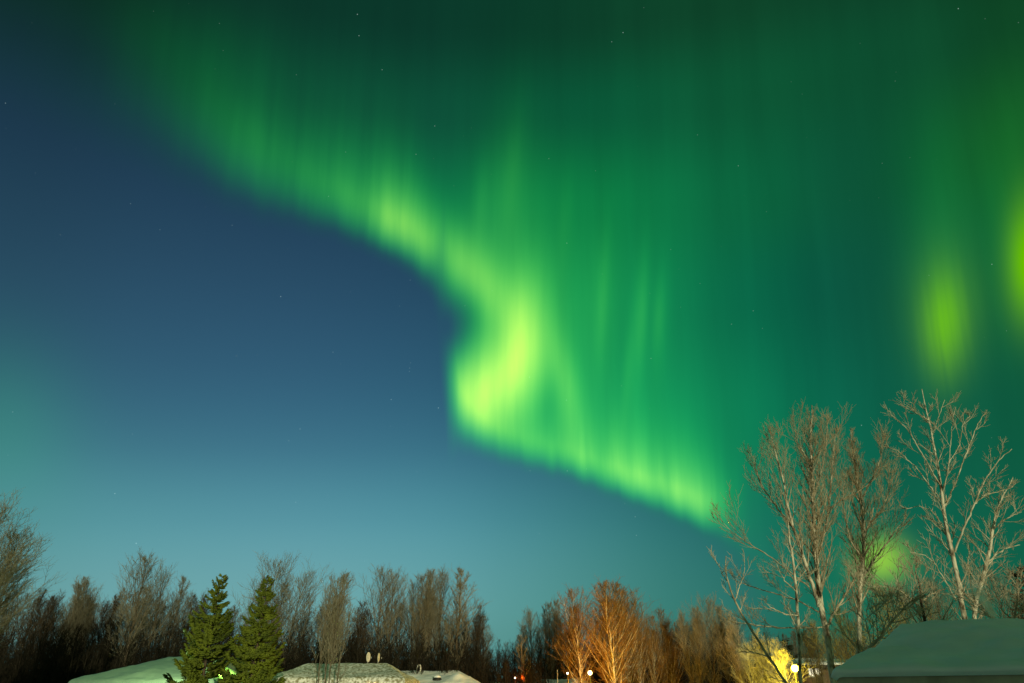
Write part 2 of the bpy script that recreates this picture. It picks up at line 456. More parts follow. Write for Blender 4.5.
def children(P, Rr, rng, k, t0, t1, ang, length, nseg, wig, trop, rfac, rmin, shape=None, scale_by_parent=None):
    """k side branches on every parent branch; returns their polylines and radii"""
    B, n, _ = P.shape
    t = t0 + (t1 - t0) * (np.arange(k)[None, :] + rng.uniform(0, 1, (B, k))) / k
    f = t * (n - 1); i = np.clip(f.astype(int), 0, n - 2); w = (f - i)[..., None]
    bi = np.arange(B)[:, None]
    S = P[bi, i] * (1 - w) + P[bi, i + 1] * w
    rr = Rr[bi, i] * (1 - w[..., 0]) + Rr[bi, i + 1] * w[..., 0]
    T = P[bi, i + 1] - P[bi, i]; T /= np.linalg.norm(T, axis=2, keepdims=True) + 1e-9
    q = rng.normal(size=T.shape)
    if k > 3:                                   # spread round the stem
        az_ = 2.399963 * np.arange(k)[None, :] + rng.uniform(0, 6.28, (B, 1)) + rng.normal(0, 0.4, (B, k))
        q = np.stack([np.cos(az_), np.sin(az_), rng.normal(0, 0.25, (B, k))], -1)
    q -= (q * T).sum(2, keepdims=True) * T; q /= np.linalg.norm(q, axis=2, keepdims=True) + 1e-9
    a = np.radians(ang * rng.uniform(0.7, 1.3, (B, k)))[..., None]
    D = (T * np.cos(a) + q * np.sin(a)).reshape(-1, 3)
    Lg = length * rng.uniform(0.6, 1.2, (B, k))
    if shape is not None: Lg = Lg * shape(t)
    if scale_by_parent is not None: Lg = Lg * scale_by_parent[:, None]
    Lg = Lg.reshape(-1); S = S.reshape(-1, 3)
    out = np.zeros((len(S), nseg + 1, 3)); out[:, 0] = S
    for s_ in range(nseg):
        D = D + rng.normal(0, wig, D.shape) + np.array([0, 0, trop])
        D /= np.linalg.norm(D, axis=1, keepdims=True)
        out[:, s_ + 1] = out[:, s_] + D * (Lg / nseg)[:, None]
    r0 = np.maximum(np.minimum(rr.reshape(-1) * rfac, Lg * 0.016 + rmin), rmin)
    taper = np.linspace(1, 0.25, nseg + 1)
    return out, np.maximum(r0[:, None] * taper[None], rmin * 0.55), Lg


def far_tree_meshes(seed, H=12.0, stems=1, crown_r=2.6, first=0.3, ang=38, n1=34, n2=10, n3=7, trunk_mat='dark_bark', limb_mat='far_limb', twig_mat='far_twig', peak=0.35, rmin=0.009, lean=0.3, r0=0.13, trop=0.11):
    """a leafless tree of the woods: trunk, limbs and crown of twigs (three meshes)"""
    rng = np.random.default_rng(seed)
    P0 = []; 
    for s_ in range(stems):
        a = rng.uniform(0, 6.28); sp = (0.35 if stems > 1 else 0)
        top = np.array([math.cos(a) * (sp * 3.0 + rng.uniform(0, lean)), math.sin(a) * (sp * 3.0 + rng.uniform(0, lean)), H * (1 if s_ == 0 else rng.uniform(0.82, 0.97))])
        bot = np.array([math.cos(a) * sp, math.sin(a) * sp, -0.2])
        z = np.linspace(0, 1, 12)[:, None]
        p = bot + (top - bot) * z; p[:, :2] = bot[:2] + (top - bot)[:2] * z ** 1.3
        p[1:-1, :2] += rng.normal(0, 0.06, (10, 2))
        P0.append(p)
    P0 = np.array(P0); R0 = np.linspace(1, 0.07, 12)[None] ** 0.9 * r0 * (H / 12) * np.ones((stems, 1)) * (1.0 if stems == 1 else 0.75)
    k1 = max(8, int(n1 / stems ** 0.6))
    shp = lambda t: np.clip(np.minimum((t - first + 0.15) / peak, 1.0), 0.35, 1) * np.clip((1.04 - t) / (1 - first) * 1.5, 0.12, 1.0) ** 0.8
    P1, R1, L1 = children(P0, R0, rng, k1, first, 0.985, ang * 1.05, crown_r * 1.8, 6, 0.045, trop, 0.55, 0.016, shp)
    P2, R2, L2 = children(P1, R1, rng, n2, 0.18, 0.98, 36, 0.42, 4, 0.10, 0.10, 0.6, rmin * 1.2, lambda t: 1.15 - 0.6 * t, L1)
    P2b, R2b, L2b = children(P0, R0, rng, 16, 0.72, 0.99, 30, 0.9, 4, 0.1, 0.1, 0.5, rmin * 1.2)
    P2 = np.concatenate([P2, P2b]); R2 = np.concatenate([R2, R2b]); L2 = np.concatenate([L2, L2b])
    P3, R3, L3 = children(P2, R2, rng, n3, 0.15, 0.98, 34, 0.55, 2, 0.12, 0.10, 0.7, rmin, None, np.clip(L2, 0.35, 1.4))
    trunk = tube_arrays(P0, R0, 8)
    limbs = tube_arrays(P1, R1, 5)
    crown = merge([tube_arrays(P2, R2, 3), tube_arrays(P3, R3, 3)])
    return trunk, limbs, crown, (trunk_mat, limb_mat, twig_mat)


def tree_from(meshes, name):
    root = empty(name, (0, 0, 0))
    (tv, tq), (lv, lq), (cv, cq), (a, b, c) = meshes
    link_mesh('trunk', tv, tq, M[a], root, True)
    link_mesh('limbs', lv, lq, M[b], root, True)
    link_mesh('crown', cv, cq, M[c], root)
    return root


def copy_tree(root):
    r = root.copy(); C.objects.link(r)
    for k in ('label', 'category', 'group'):
        if k in r: del r[k]
    for ch in list(root.children):
        c = ch.copy(); C.objects.link(c); c.parent = r
    return r


# ================================================================== ground
def hill(x, y):
    return 0.25 * np.sin(x * 0.021 + 1.3) * np.cos(y * 0.017) - 0.15


gx, gy = np.meshgrid(np.concatenate([np.linspace(-1500, -130, 12), np.linspace(-120, 120, 61), np.linspace(130, 1500, 12)]), np.concatenate([np.linspace(-1500, -60, 10), np.linspace(-50, 160, 54), np.linspace(180, 1500, 12)]))
gz = hill(gx, gy) * (np.hypot(gx, gy) < 200) + np.where(np.hypot(gx, gy) < 200, 0, -0.15)
ny, nx = gx.shape
idx = np.arange(nx * ny).reshape(ny, nx)
gq = np.stack([idx[:-1, :-1], idx[:-1, 1:], idx[1:, 1:], idx[1:, :-1]], -1).reshape(-1, 4)
tag(link_mesh('ground', np.stack([gx, gy, gz], -1).reshape(-1, 3), gq, M['snow'], None, True), kind='structure')


# ================================================================== houses
def inset_dist(x, y, w, d):
    return np.minimum(np.minimum(x + w / 2, w / 2 - x), np.minimum(y + d / 2, d / 2 - y))


def snow_sheet(w, d, roof_z, thick, seed, lump=0.04, over=0.08, nx=150, ny=80, edge=0.3, dents=(), face=0.35):
    """a thick rounded sheet of snow lying on the roof surface roof_z(x, y)"""
    rng = np.random.default_rng(seed)
    W, D = w + 2 * over, d + 2 * over
    # denser near the edges
    u = np.sin(np.linspace(-1, 1, nx) * math.pi / 2) * W / 2 * 0.5 + np.linspace(-1, 1, nx) * W / 2 * 0.5
    v = np.sin(np.linspace(-1, 1, ny) * math.pi / 2) * D / 2 * 0.5 + np.linspace(-1, 1, ny) * D / 2 * 0.5
    x, y = np.meshgrid(u, v)
    di = np.clip(inset_dist(x, y, W, D), 0, None)
    e = np.clip(di / edge, 0, 1); rnd = np.sqrt(1 - (1 - e) ** 2)
    z = roof_z(x, y) + thick * (face + (1 - face) * rnd)
    for _ in range(26):
        kx, ky, ph, am = rng.uniform(-3, 3), rng.uniform(-3, 3), rng.uniform(0, 6.28), rng.uniform(0.2, 1.0)
        z = z + lump * 0.25 * am * np.sin(kx * x + ky * y + ph) * np.clip(di / 0.5, 0, 1)
    for _ in range(60):                          # crust and small drifts
        th, fq, ph = rng.uniform(0, 6.28), rng.uniform(4, 13), rng.uniform(0, 6.28)
        z = z + lump * 0.035 * np.sin(fq * (math.cos(th) * x + math.sin(th) * y) + ph) * np.clip(di / 0.15, 0.3, 1)
    for (cx, cy, rr, h) in dents:
        z = z + h * np.exp(-((x - cx) ** 2 + (y - cy) ** 2) / (2 * rr * rr))
    n_ = nx * ny; ids = np.arange(n_).reshape(ny, nx)
    top = np.stack([x, y, z], -1).reshape(-1, 3)
    q = np.stack([ids[:-1, :-1], ids[:-1, 1:], ids[1:, 1:], ids[1:, :-1]], -1).reshape(-1, 4)
    rim = np.concatenate([ids[0, :], ids[1:, -1], ids[-1, -2::-1], ids[-2:0:-1, 0]])
    low = top[rim].copy(); low[:, 2] = roof_z(low[:, 0], low[:, 1]) + 0.004
    low[:, 0] *= (w + 0.02) / W; low[:, 1] *= (d + 0.02) / D
    b = n_ + np.arange(len(rim))
    nxt = np.roll(np.arange(len(rim)), -1)
    q2 = np.stack([rim[nxt], rim, b, b[nxt]], -1)
    return np.concatenate([top, low]), np.concatenate([q, q2])


def house(name, loc, rz, w, d, eave, pitch, label, snow_mat='snow', wall_mat='siding', thick=0.38, hip=1.0, windows=(), seed=1, fascia='dark_trim', fh=0.2, lump=0.05, door=True, dents=(), over=0.55, group='houses of the neighbourhood', edge=0.3, face=0.35):
    """one storey house: w wide along its front (local -y), d deep, hip (1) or gable (0) roof under snow"""
    root = empty(name, loc, rz)
    tag(root, label, 'house', group)
    ww, wd = w - 2 * over, d - 2 * over
    zc = lambda x, y: eave + pitch * (np.minimum(d / 2 - np.abs(y), (w / 2 - np.abs(x)) * hip) if hip else d / 2 - np.abs(y))
    b = MB()
    hx, hy = ww / 2, wd / 2; t = 0.18
    b.box((-hx, -hy, -0.3), (hx, -hy + t, eave - fh)); b.box((-hx, hy - t, -0.3), (hx, hy, eave - fh))
    b.box((-hx, -hy + t, -0.3), (-hx + t, hy - t, eave - fh)); b.box((hx - t, -hy + t, -0.3), (hx, hy - t, eave - fh))
    b.build('wall', M[wall_mat], root)
    if not hip:                                  # gable ends
        for sx_ in (-1, 1):
            g = MB()
            x0, x1 = sorted((sx_ * (hx - t), sx_ * hx))
            z0 = eave - fh
            za = eave + pitch * over - 0.06; zt = eave + pitch * d / 2 - 0.06
            g.add([(x0, -hy, z0), (x1, -hy, z0), (x1, hy, z0), (x0, hy, z0), (x0, -hy, za), (x1, -hy, za), (x1, hy, za), (x0, hy, za), (x0, 0, zt), (x1, 0, zt)],
                  [(0, 1, 5, 4), (2, 3, 7, 6), (1, 2, 6, 5), (3, 0, 4, 7), (4, 5, 9, 8), (6, 7, 8, 9)], [(5, 6, 9), (7, 4, 8)])
            g.build('gable_wall', M[wall_mat], root)
    r = MB()
    hw, hd = w / 2, d / 2
    run = (hd / hip) if hip else 0.0
    rx = max(hw - run, 0.01); zr = eave + pitch * min(hd, hw * hip if hip else hd)
    r.add([(-hw, -hd, eave), (hw, -hd, eave), (hw, hd, eave), (-hw, hd, eave), (-rx, 0, zr), (rx, 0, zr)],
          [(0, 1, 5, 4), (2, 3, 4, 5), (3, 2, 1, 0)], [(1, 2, 5), (3, 0, 4)])
    roof = r.build('roof', M['shingle'], root)
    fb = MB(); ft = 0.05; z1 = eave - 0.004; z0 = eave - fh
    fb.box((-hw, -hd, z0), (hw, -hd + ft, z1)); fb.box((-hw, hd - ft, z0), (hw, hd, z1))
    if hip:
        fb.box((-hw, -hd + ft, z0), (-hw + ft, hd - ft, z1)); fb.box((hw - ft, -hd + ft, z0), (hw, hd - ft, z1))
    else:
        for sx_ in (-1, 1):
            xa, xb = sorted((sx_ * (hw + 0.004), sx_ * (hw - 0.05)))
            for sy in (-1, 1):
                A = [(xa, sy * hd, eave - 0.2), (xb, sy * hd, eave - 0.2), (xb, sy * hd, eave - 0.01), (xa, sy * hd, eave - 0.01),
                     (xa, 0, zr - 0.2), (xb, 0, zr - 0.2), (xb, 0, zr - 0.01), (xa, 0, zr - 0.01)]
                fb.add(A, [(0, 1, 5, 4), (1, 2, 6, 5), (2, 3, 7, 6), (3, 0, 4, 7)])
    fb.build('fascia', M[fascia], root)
    sv, sq = snow_sheet(w, d, zc, thick, seed, lump, edge=edge, dents=dents, face=face)
    link_mesh('snow_cover', sv, sq, M[snow_mat], roof, True)
    for (side_, cx, cz, aw, ah, lit) in windows:       # side 's' front, 'e' right end, 'w' left end
        f = MB(); p = MB(); fr = 0.07
        def bar(m, a0, a1, z0_, z1_, o0, o1):
            if side_ == 's': m.box((a0, -hy - o1, z0_), (a1, -hy - o0, z1_))
            elif side_ == 'e': m.box((hx + o0, a0, z0_), (hx + o1, a1, z1_))
            else: m.box((-hx - o1, a0, z0_), (-hx - o0, a1, z1_))
        a0, a1, b0, b1 = cx - aw / 2, cx + aw / 2, cz - ah / 2, cz + ah / 2
        bar(f, a0 - fr, a0, b0 - fr, b1 + fr, 0.003, 0.06); bar(f, a1, a1 + fr, b0 - fr, b1 + fr, 0.003, 0.06)
        bar(f, a0, a1, b0 - fr, b0, 0.003, 0.06); bar(f, a0, a1, b1, b1 + fr, 0.003, 0.06); bar(f, cx - 0.02, cx + 0.02, b0, b1, 0.003, 0.05)
        fo = f.build('window', M['white_paint'], root)
        bar(p, a0, a1, b0, b1, 0.004, 0.025)
        p.build('pane', lit or M['glass'], fo)
    if door:
        dm = MB(); dm.box((-0.9, -hy - 0.045, 0.0), (0.0, -hy - 0.003, 2.0))
        do = dm.build('door', M['white_paint'], root)
        h = MB(); h.box((-0.12, -hy - 0.10, 0.95), (-0.06, -hy - 0.047, 1.05)); h.build('handle', M['black_metal'], do)
    return root


warm_pane = emit_mat('lit_window', (1.0, 0.62, 0.25), 2.0)
white_pane = emit_mat('lit_white_window', (1.0, 0.93, 0.70), 1.6)


def local_to(px, py, Y): return at(px, py, Y)


# ---- right foreground house: snowy hip roof, eave towards the camera
EY = 11.6
c0 = at(839, 665, EY)                      # near left corner of the snow on the roof
RZ = R(-30)                                # its front turned to the left
w_r, d_r, th_r, run_r = 13.0, 6.2, 0.12, 0.95
_e = Vector((math.cos(RZ), math.sin(RZ), 0)); _n = Vector((-math.sin(RZ), math.cos(RZ), 0))
c0 = at(835, 667.5, EY)
_rp = c0 + _e * run_r + _n * (d_r / 2)
z_ridge = at(903, 623.5, _rp.y).z
pitch_r = (z_ridge - c0.z) / (d_r / 2)
_c = c0 + _e * (w_r / 2) + _n * (d_r / 2)
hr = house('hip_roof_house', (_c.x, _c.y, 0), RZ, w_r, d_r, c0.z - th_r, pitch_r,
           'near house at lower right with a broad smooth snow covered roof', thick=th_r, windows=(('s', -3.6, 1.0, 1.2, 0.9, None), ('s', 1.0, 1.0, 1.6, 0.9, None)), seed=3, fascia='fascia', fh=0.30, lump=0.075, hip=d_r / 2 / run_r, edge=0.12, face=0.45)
ch = MB(); ch.lathe([(0.0, 2.2), (0.13, 2.2), (0.13, 3.35), (0.19, 3.36), (0.19, 3.46), (0.0, 3.5)], 14, (-3.2, 1.6))
ch.build('flue_pipe', M['metal'], hr, True)

# ---- left house with a hip roof
LY = 42.0


def front_house(name, x0, x1, y_eave, y_ridge, Y, d, run, thick, *a, rz=0.0, **k):
    """a house whose front eave and ridge are seen at these pixel rows"""
    p0, p1 = at(x0, y_eave, Y), at(x1, y_eave, Y)
    zr = at((x0 + x1) / 2, y_ridge, Y + d / 2).z
    w = p1.x - p0.x
    return house(name, ((p0.x + p1.x) / 2, Y + d / 2, 0), rz, w, d, p0.z - thick, (zr - p0.z) / (d / 2), *a, thick=thick, hip=d / 2 / run, **k)


hl = front_house('snowy_house', 70, 214, 680, 657, LY, 8.4, 3.3, 0.5, 'low house far left with a rounded pale green lit snow roof',
                 windows=(('s', -2.4, 1.4, 1.4, 1.0, None), ('s', 1.8, 1.4, 1.4, 1.0, None)), seed=5, lump=0.05, edge=0.2, face=0.6)

# ---- gabled house glimpsed between the spruces
g1 = at(217, 656, 46.5)
GW = 6.4
hg = house('gabled_house', (g1.x, 46.5 + 4.5, 0), R(-90), 9.0, GW, g1.z - 0.55 - 0.55 * GW / 2, 0.55, 'small house glimpsed between the two spruces with its gable lit bright lime green', thick=0.32, hip=0.0,
           windows=(), seed=8, door=False, wall_mat='pale_siding', over=0.4, edge=0.2)

# ---- middle house, snow strewn with fallen twigs
MY = 40.0
hm = front_house('ranch_house', 262, 404, 677.5, 663.5, MY, 6.4, 1.5, 0.36, 'long low house behind pale saplings, its snow roof littered and carrying two satellite dishes', snow_mat='littered',
                 windows=(('s', 1.2, 1.65, 1.2, 0.8, warm_pane), ('s', -2.2, 1.6, 1.0, 0.8, None)), seed=11, lump=0.045, wall_mat='brown_siding', edge=0.16, face=0.6)

# ---- house behind it with a clean snow roof
BY = 53.0
hb = front_house('bungalow', 352, 482, 684, 670.5, BY, 8.0, 2.0, 0.36, 'plain house with a clean yellowish snow roof carrying a pipe and a vent',
                 windows=(('s', -1.5, 1.4, 1.4, 1.0, None),), seed=13, lump=0.05, dents=((2.6, -2.6, 0.5, 0.35),))


def roof_vent(px, py, Y, name='roof_vent'):
    p = at(px, py, Y)
    root = empty(name, p)
    a = MB(); a.lathe([(0.0, -0.45), (0.16, -0.45), (0.16, 0.0), (0.0, 0.0)], 12); a.build('vent_pipe', M['black_metal'], root, True)
    b = MB(); b.lathe([(0.0, 0.02), (0.30, 0.02), (0.34, 0.10), (0.26, 0.2), (0.0, 0.27)], 14); b.build('hood', M['black_metal'], root, True)
    c = MB(); c.lathe([(0.0, 0.275), (0.27, 0.21), (0.24, 0.30), (0.12, 0.36), (0.0, 0.37)], 14); c.build('snow_cap', M['snow'], root, True)
    return root


tag(roof_vent(437, 681, 54.3), 'black mushroom roof vent with a snow cap on the clean snow roof', 'vent')


def arch_pipe(px, py, Y, h):
    p = at(px, py, Y)
    pts = [(-0.13, 0, -0.4), (-0.13, 0, h * 0.6), (-0.10, 0, h * 0.86), (0, 0, h), (0.10, 0, h * 0.86), (0.13, 0, h * 0.6), (0.13, 0, h * 0.12)]
    P = resample(np.array(pts), 14)[None]; v, q = tube_arrays(P, np.full((1, 14), 0.055), 8)
    o = link_mesh('gooseneck_pipe', v, q, M['white_paint'], None, True); o.location = p
    return o


tag(arch_pipe(418.5, 673.5, 56.6, 0.62), 'white gooseneck pipe bent over like an arch on the snow ridge', 'pipe')


def dish(px, py, Y, r, turn, squash):
    p = at(px, py, Y)
    root = empty('satellite_dish', p)
    D = MB()
    prof = [(0.0, 0.0), (r * 0.4, r * 0.03), (r * 0.75, r * 0.08), (r, r * 0.15), (r * 1.01, r * 0.13), (r * 0.75, r * 0.03), (r * 0.4, -r * 0.03), (0.0, -r * 0.06)]
    D.lathe(prof, 24)
    o = D.build('reflector', M['white_paint'], root, True)
    o.rotation_euler = (R(90), 0, R(turn)); o.location = (0, 0, r * 0.95 + 0.12)
    a = MB(); a.lathe([(0.0, -0.7), (0.03, -0.7), (0.03, r * 0.95 + 0.1), (0.0, r * 0.95 + 0.1)], 8, (0.0, 0.06)); a.build('mast', M['metal'], root)
    f = MB(); f.box((-0.03, -r * 0.9, 0.1), (0.03, -r * 0.78, 0.2)); fo = f.build('feed_horn', M['metal'], root)
    fo.location = (0, 0, r * 0.7); fo.rotation_euler = (0, 0, R(turn))
    return root


tag(dish(367.2, 664.3, 43.2, 0.26, 74, 1), 'wider of two white satellite dishes standing nearly edge on along the littered roof ridge', 'satellite dish', 'satellite dishes on the ridge')
tag(dish(377.6, 664.3, 43.2, 0.24, 85, 1), 'white satellite dish seen exactly edge on as a thin sliver, right of the wider dish', 'satellite dish', 'satellite dishes on the ridge')

# ---- small houses in the distance
f0 = at(553, 677, 62.0)
hf = house('cottage', (f0.x + 0.6, 62 + 3.5, 0), R(-62), 7.0, 5.6, f0.z - 0.35 - 0.42 * 2.8, 0.42, 'tiny distant cottage with a pale gable edge just left of the twin lamps', thick=0.3, hip=0.0, door=False, seed=21, over=0.35, edge=0.2)
p0 = at(503, 681, 66.0)
hp = house('shed', (p0.x, 66 + 2.5, 0), R(8), 6.5, 5.0, p0.z - 0.30 - 0.25 * 2.5, 0.25, 'low snow capped shed at the foot of the woods left of the red lit trunk', thick=0.28, hip=1.2, door=False, seed=23, over=0.35)
s0 = at(818, 665, 46.0); q0, q1 = at(814.5, 672, 46.0), at(820.5, 670, 46.0)
gcx = s0.x + 1.2
hs = house('garage', (gcx, 46 + 3, 0), 0, 7.0, 6.0, s0.z, 0.12, 'tall garage with small lit white windows behind the birches right of the bright street lamp', thick=0.14, hip=1.3, door=False, seed=29,
           windows=(('s', q0.x - gcx, q0.z, 0.26, 0.42, white_pane), ('s', q1.x - gcx, q1.z, 0.26, 0.40, white_pane)), wall_mat='brown_siding')
fp = at(557.5, 675, 60.0)
pp = MB(); pp.lathe([(0.0, 0.0), (0.035, 0.0), (0.03, fp.z + 0.35), (0.0, fp.z + 0.36)], 8)
o = pp.build('pale_post', M['white_paint'], None); o.location = (fp.x, 60.0, 0); tag(o, 'thin pale post sticking up just right of the tiny cottage gable', 'post')

# ---- unseen house added behind the camera; it keeps the moonlight off the near roof
near_shade = house('shade_house', (15.0, -8.2, 0), 0, 17.0, 7.5, 4.6, 0.42, 'unseen house added behind the camera to shade the near roof, with a snow covered gable roof', thick=0.35, hip=0.0, seed=31,
            windows=(('s', -2.5, 3.6, 1.2, 1.2, None),), door=True)


house('shade_house', (-12.4, -9.0, 0), 0, 14.6, 8.0, 6.2, 0.85, 'tall unseen house added behind the camera to shade the far left roof, with a steep snow covered roof', thick=0.35, hip=0.0, seed=33,
      windows=(('s', -2.5, 4.6, 1.2, 1.2, None),), door=True)  # added out of view to keep the moonlight off the far left roof


# ================================================================== lamps
def lamp_light(root, loc, col, power, r=0.12):
    l = bpy.data.lights.new('lamp_light', 'POINT'); l.energy = power; l.color = col; l.shadow_soft_size = r
    o = bpy.data.objects.new('lamp_light', l); C.objects.link(o); o.parent = root; o.location = loc
    return o


def street_lamp(px, py, Y, col, power, globe_r, strength, label, ecol=None, group='street and yard lamps', off=(0, -0.5, 0)):
    p = at(px, py, Y)
    root = empty('street_lamp', (p.x, Y, 0))
    a = MB(); a.lathe([(0.0, -0.2), (0.07, -0.2), (0.06, 0.6), (0.035, p.z - globe_r), (0.0, p.z - globe_r)], 10); a.build('pole', M['black_metal'], root, True)
    g = MB(); n = 10
    g.lathe([(max(globe_r * math.sin(math.pi * i / n), 0.0), p.z - globe_r * math.cos(math.pi * i / n)) for i in range(n + 1)], 16)
    g.build('globe', emit_mat('lamp_glass', ecol or col, strength), root, True)
    c = MB(); c.lathe([(0.0, p.z + globe_r * 1.25), (globe_r * 0.6, p.z + globe_r * 1.05), (globe_r * 0.6, p.z + globe_r * 0.92), (0.0, p.z + globe_r * 0.9)], 12); c.build('cap', M['black_metal'], root, True)
    lamp_light(root, (off[0], off[1], p.z + off[2]), col, power, globe_r)
    return tag(root, label, 'street lamp', group)


def porch_lamp(px, py, Y, col, power, r, strength, label, cat='porch lamp', off=(0, -0.3, -0.05), group='street and yard lamps'):
    p = at(px, py, Y)
    root = empty('porch_lamp', p)
    a = MB(); a.box((-r * 0.7, r * 0.9, -r * 1.2), (r * 0.7, r * 1.5, r * 1.2)); a.build('bracket', M['black_metal'], root)
    g = MB(); g.lathe([(0.0, -r), (r * 0.75, -r * 0.8), (r, 0), (r * 0.75, r * 0.8), (0.0, r)], 12); g.build('lamp_shade', emit_mat('porch_glass', col, strength), root, True)
    lamp_light(root, off, col, power, r)
    return tag(root, label, cat, group)


street_lamp(795, 668.5, 36.0, (1.0, 0.78, 0.03), 900, 0.16, 60.0, 'brightest yellow lamp low behind the birches beside the snow roof', off=(-0.6, 0.4, 0.3))
street_lamp(590, 673, 50.0, (1.0, 0.60, 0.01), 1300, 0.14, 6.0, 'pale yellow globe lamp in front of the orange lit trees, the larger of two', ecol=(1.0, 0.85, 0.42), off=(1.6, -0.4, 0.5))
street_lamp(567.5, 673.5, 51.0, (1.0, 0.32, 0.0), 1150, 0.06, 8.0, 'small white dot of a lamp left of the larger yellow globe lamp', ecol=(1.0, 0.85, 0.62), off=(1.2, 0.6, 0.2))
street_lamp(515, 678, 57.0, (1.0, 0.10, 0.005), 45, 0.06, 5.0, 'small lamp beside the red lit trunk at the foot of the woods', ecol=(1.0, 0.85, 0.5), off=(0.5, 0.3, 0.0))
porch_lamp(373.5, 681.5, MY + 0.3, (1.0, 0.50, 0.14), 60, 0.11, 8.0, 'round warm porch lamp glowing under the eave of the littered roof')
porch_lamp(392.0, 684.0, MY + 0.4, (1.0, 0.34, 0.04), 50, 0.10, 5.0, 'orange porch lamp under the right end of the littered roof')
gl = at(231, 676, 44.6)
porch_lamp(231, 676, 44.9, (0.42, 1.0, 0.08), 220, 0.09, 3.0, 'green yard lamp half hidden between the two spruces', off=(-0.3, 0.0, 0.1))
street_lamp(186, 668, 38.6, (0.60, 1.0, 0.36), 400, 0.10, 1.2, 'green yard lamp hidden in the left spruce before the rounded roof', off=(-1.6, 0.4, 1.0))


# ================================================================== spruces
def spruce_meshes(seed, H, Rmax, whorl=0.23, blades=160, blade=0.34, up=0.75, irr=0.25, gap=None):
    rng = np.random.default_rng(seed)
    zt = np.linspace(-0.2, H, 14)
    P0 = np.stack([np.cumsum(rng.normal(0, 0.015, 14)), np.cumsum(rng.normal(0, 0.015, 14)), zt], 1)[None]
    R0 = (np.linspace(1, 0.08, 14) * 0.017 * H)[None]
    trunk = tube_arrays(P0, R0, 8)
    V, T = [], []; nb = 0
    LP, LR = [], []
    z = 0.35
    while z < H - 0.1:
        f = 1 - z / H
        nbr = int(5 + 4 * f)
        for k in range(nbr):
            a = 2 * math.pi * (k + rng.uniform(-0.4, 0.4)) / nbr + z * 2.1
            Lb = Rmax * (f ** 0.85) * rng.uniform(1 - irr * 1.5, 1 + irr * 0.7) + 0.06
            zz = z + rng.uniform(-0.22, 0.22)
            if gap and gap[0] < z < gap[1] and math.cos(a - gap[2]) > gap[3]: continue
            Lb *= min(1.0, 0.45 + zz / 2.6)
            n = 6
            s = np.linspace(0, 1, n)
            droop = -0.30 * Lb * s + up * Lb * s ** 2.0 * rng.uniform(0.5, 1.3) + rng.normal(0, 0.12) * Lb * s
            if f < 0.3: droop = droop + Lb * 0.5 * s * (0.3 - f) / 0.3
            ctr = np.array([np.interp(zz, zt, P0[0, :, 0]), np.interp(zz, zt, P0[0, :, 1])])
            bend = rng.normal(0, 0.12)
            P = np.stack([ctr[0] + np.cos(a + bend * s) * s * Lb, ctr[1] + np.sin(a + bend * s) * s * Lb, zz + droop], 1)
            LP.append(P); LR.append(np.linspace(0.022, 0.006, n))
            # sprays of needle-clad twigs along the bough
            m = max(8, int(blades * (0.35 + Lb / Rmax)))
            ss = 0.06 + 0.94 * rng.uniform(0, 1.0, m) ** 0.8
            c = np.stack([np.interp(ss, s, P[:, j]) for j in range(3)], 1)
            out = np.array([math.cos(a), math.sin(a), 0.0]); lat = np.array([-math.sin(a), math.cos(a), 0.0])
            sd = rng.choice([-1, 1], m); th = np.radians(rng.uniform(5, 52, m))
            dirs = out[None] * np.cos(th)[:, None] + lat[None] * (sd * np.sin(th))[:, None] + np.array([0, 0, 1.0])[None] * rng.uniform(-0.12, 0.55, m)[:, None]
            dirs /= np.linalg.norm(dirs, axis=1, keepdims=True)
            ln = blade * rng.uniform(0.6, 1.35, m) * (1.15 - 0.5 * ss) * (0.6 + 0.5 * min(1, Lb / Rmax + 0.2)) * (0.5 + 0.5 * min(1, f * 3.5))
            side = np.cross(dirs, rng.normal(size=(m, 3))); side /= np.linalg.norm(side, axis=1, keepdims=True) + 1e-9
            wd = (ln * rng.uniform(0.10, 0.17, m))[:, None]
            nrm = np.cross(dirs, side)
            A = c; Bt = c + dirs * ln[:, None]; mid = c + dirs * (ln * 0.45)[:, None]
            q1, q2, q3 = mid + side * wd, mid - side * wd * 0.5 + nrm * wd * 0.85, mid - side * wd * 0.5 - nrm * wd * 0.85
            V.append(np.stack([A, Bt, q1, q2, q3], 1).reshape(-1, 3))
            b = nb + np.arange(m)[:, None] * 5
            for t in ((0, 2, 3), (0, 3, 4), (0, 4, 2), (1, 3, 2), (1, 4, 3), (1, 2, 4)):
                T.append(b + np.array(t)[None])
            nb += 5 * m
        z += whorl * (0.75 + 0.5 * f) * rng.uniform(0.8, 1.2)
    limbs = tube_arrays(np.array(LP), np.array(LR), 4)
    return trunk, limbs, np.concatenate(V), np.concatenate(T)


def spruce(px, topy, Y, Rmax, seed, label, mat='needle', lean=0.0, **kw):
    top = at(px, topy, Y)
    tr, lb, v, t = spruce_meshes(seed, top.z, Rmax, **kw)
    root = empty('spruce_tree', (top.x, Y, 0))
    link_mesh('trunk', tr[0], tr[1], M['dark_bark'], root, True)
    link_mesh('boughs', lb[0], lb[1], M['dark_bark'], root, True)
    link_mesh('crown', v, None, M[mat], root, False, t)
    return tag(root, label, 'spruce tree', 'spruces')


spruce(222, 577, 37.0, 2.15, 4, 'broader, more ragged left one of two lit green spruces before the rounded snow roof', irr=0.36, gap=(1.9, 3.7, R(-28), 0.58))
spruce(268, 575, 37.5, 1.9, 9, 'right of two lit green spruces, narrower and evenly tapered, left of the pale saplings', irr=0.22)
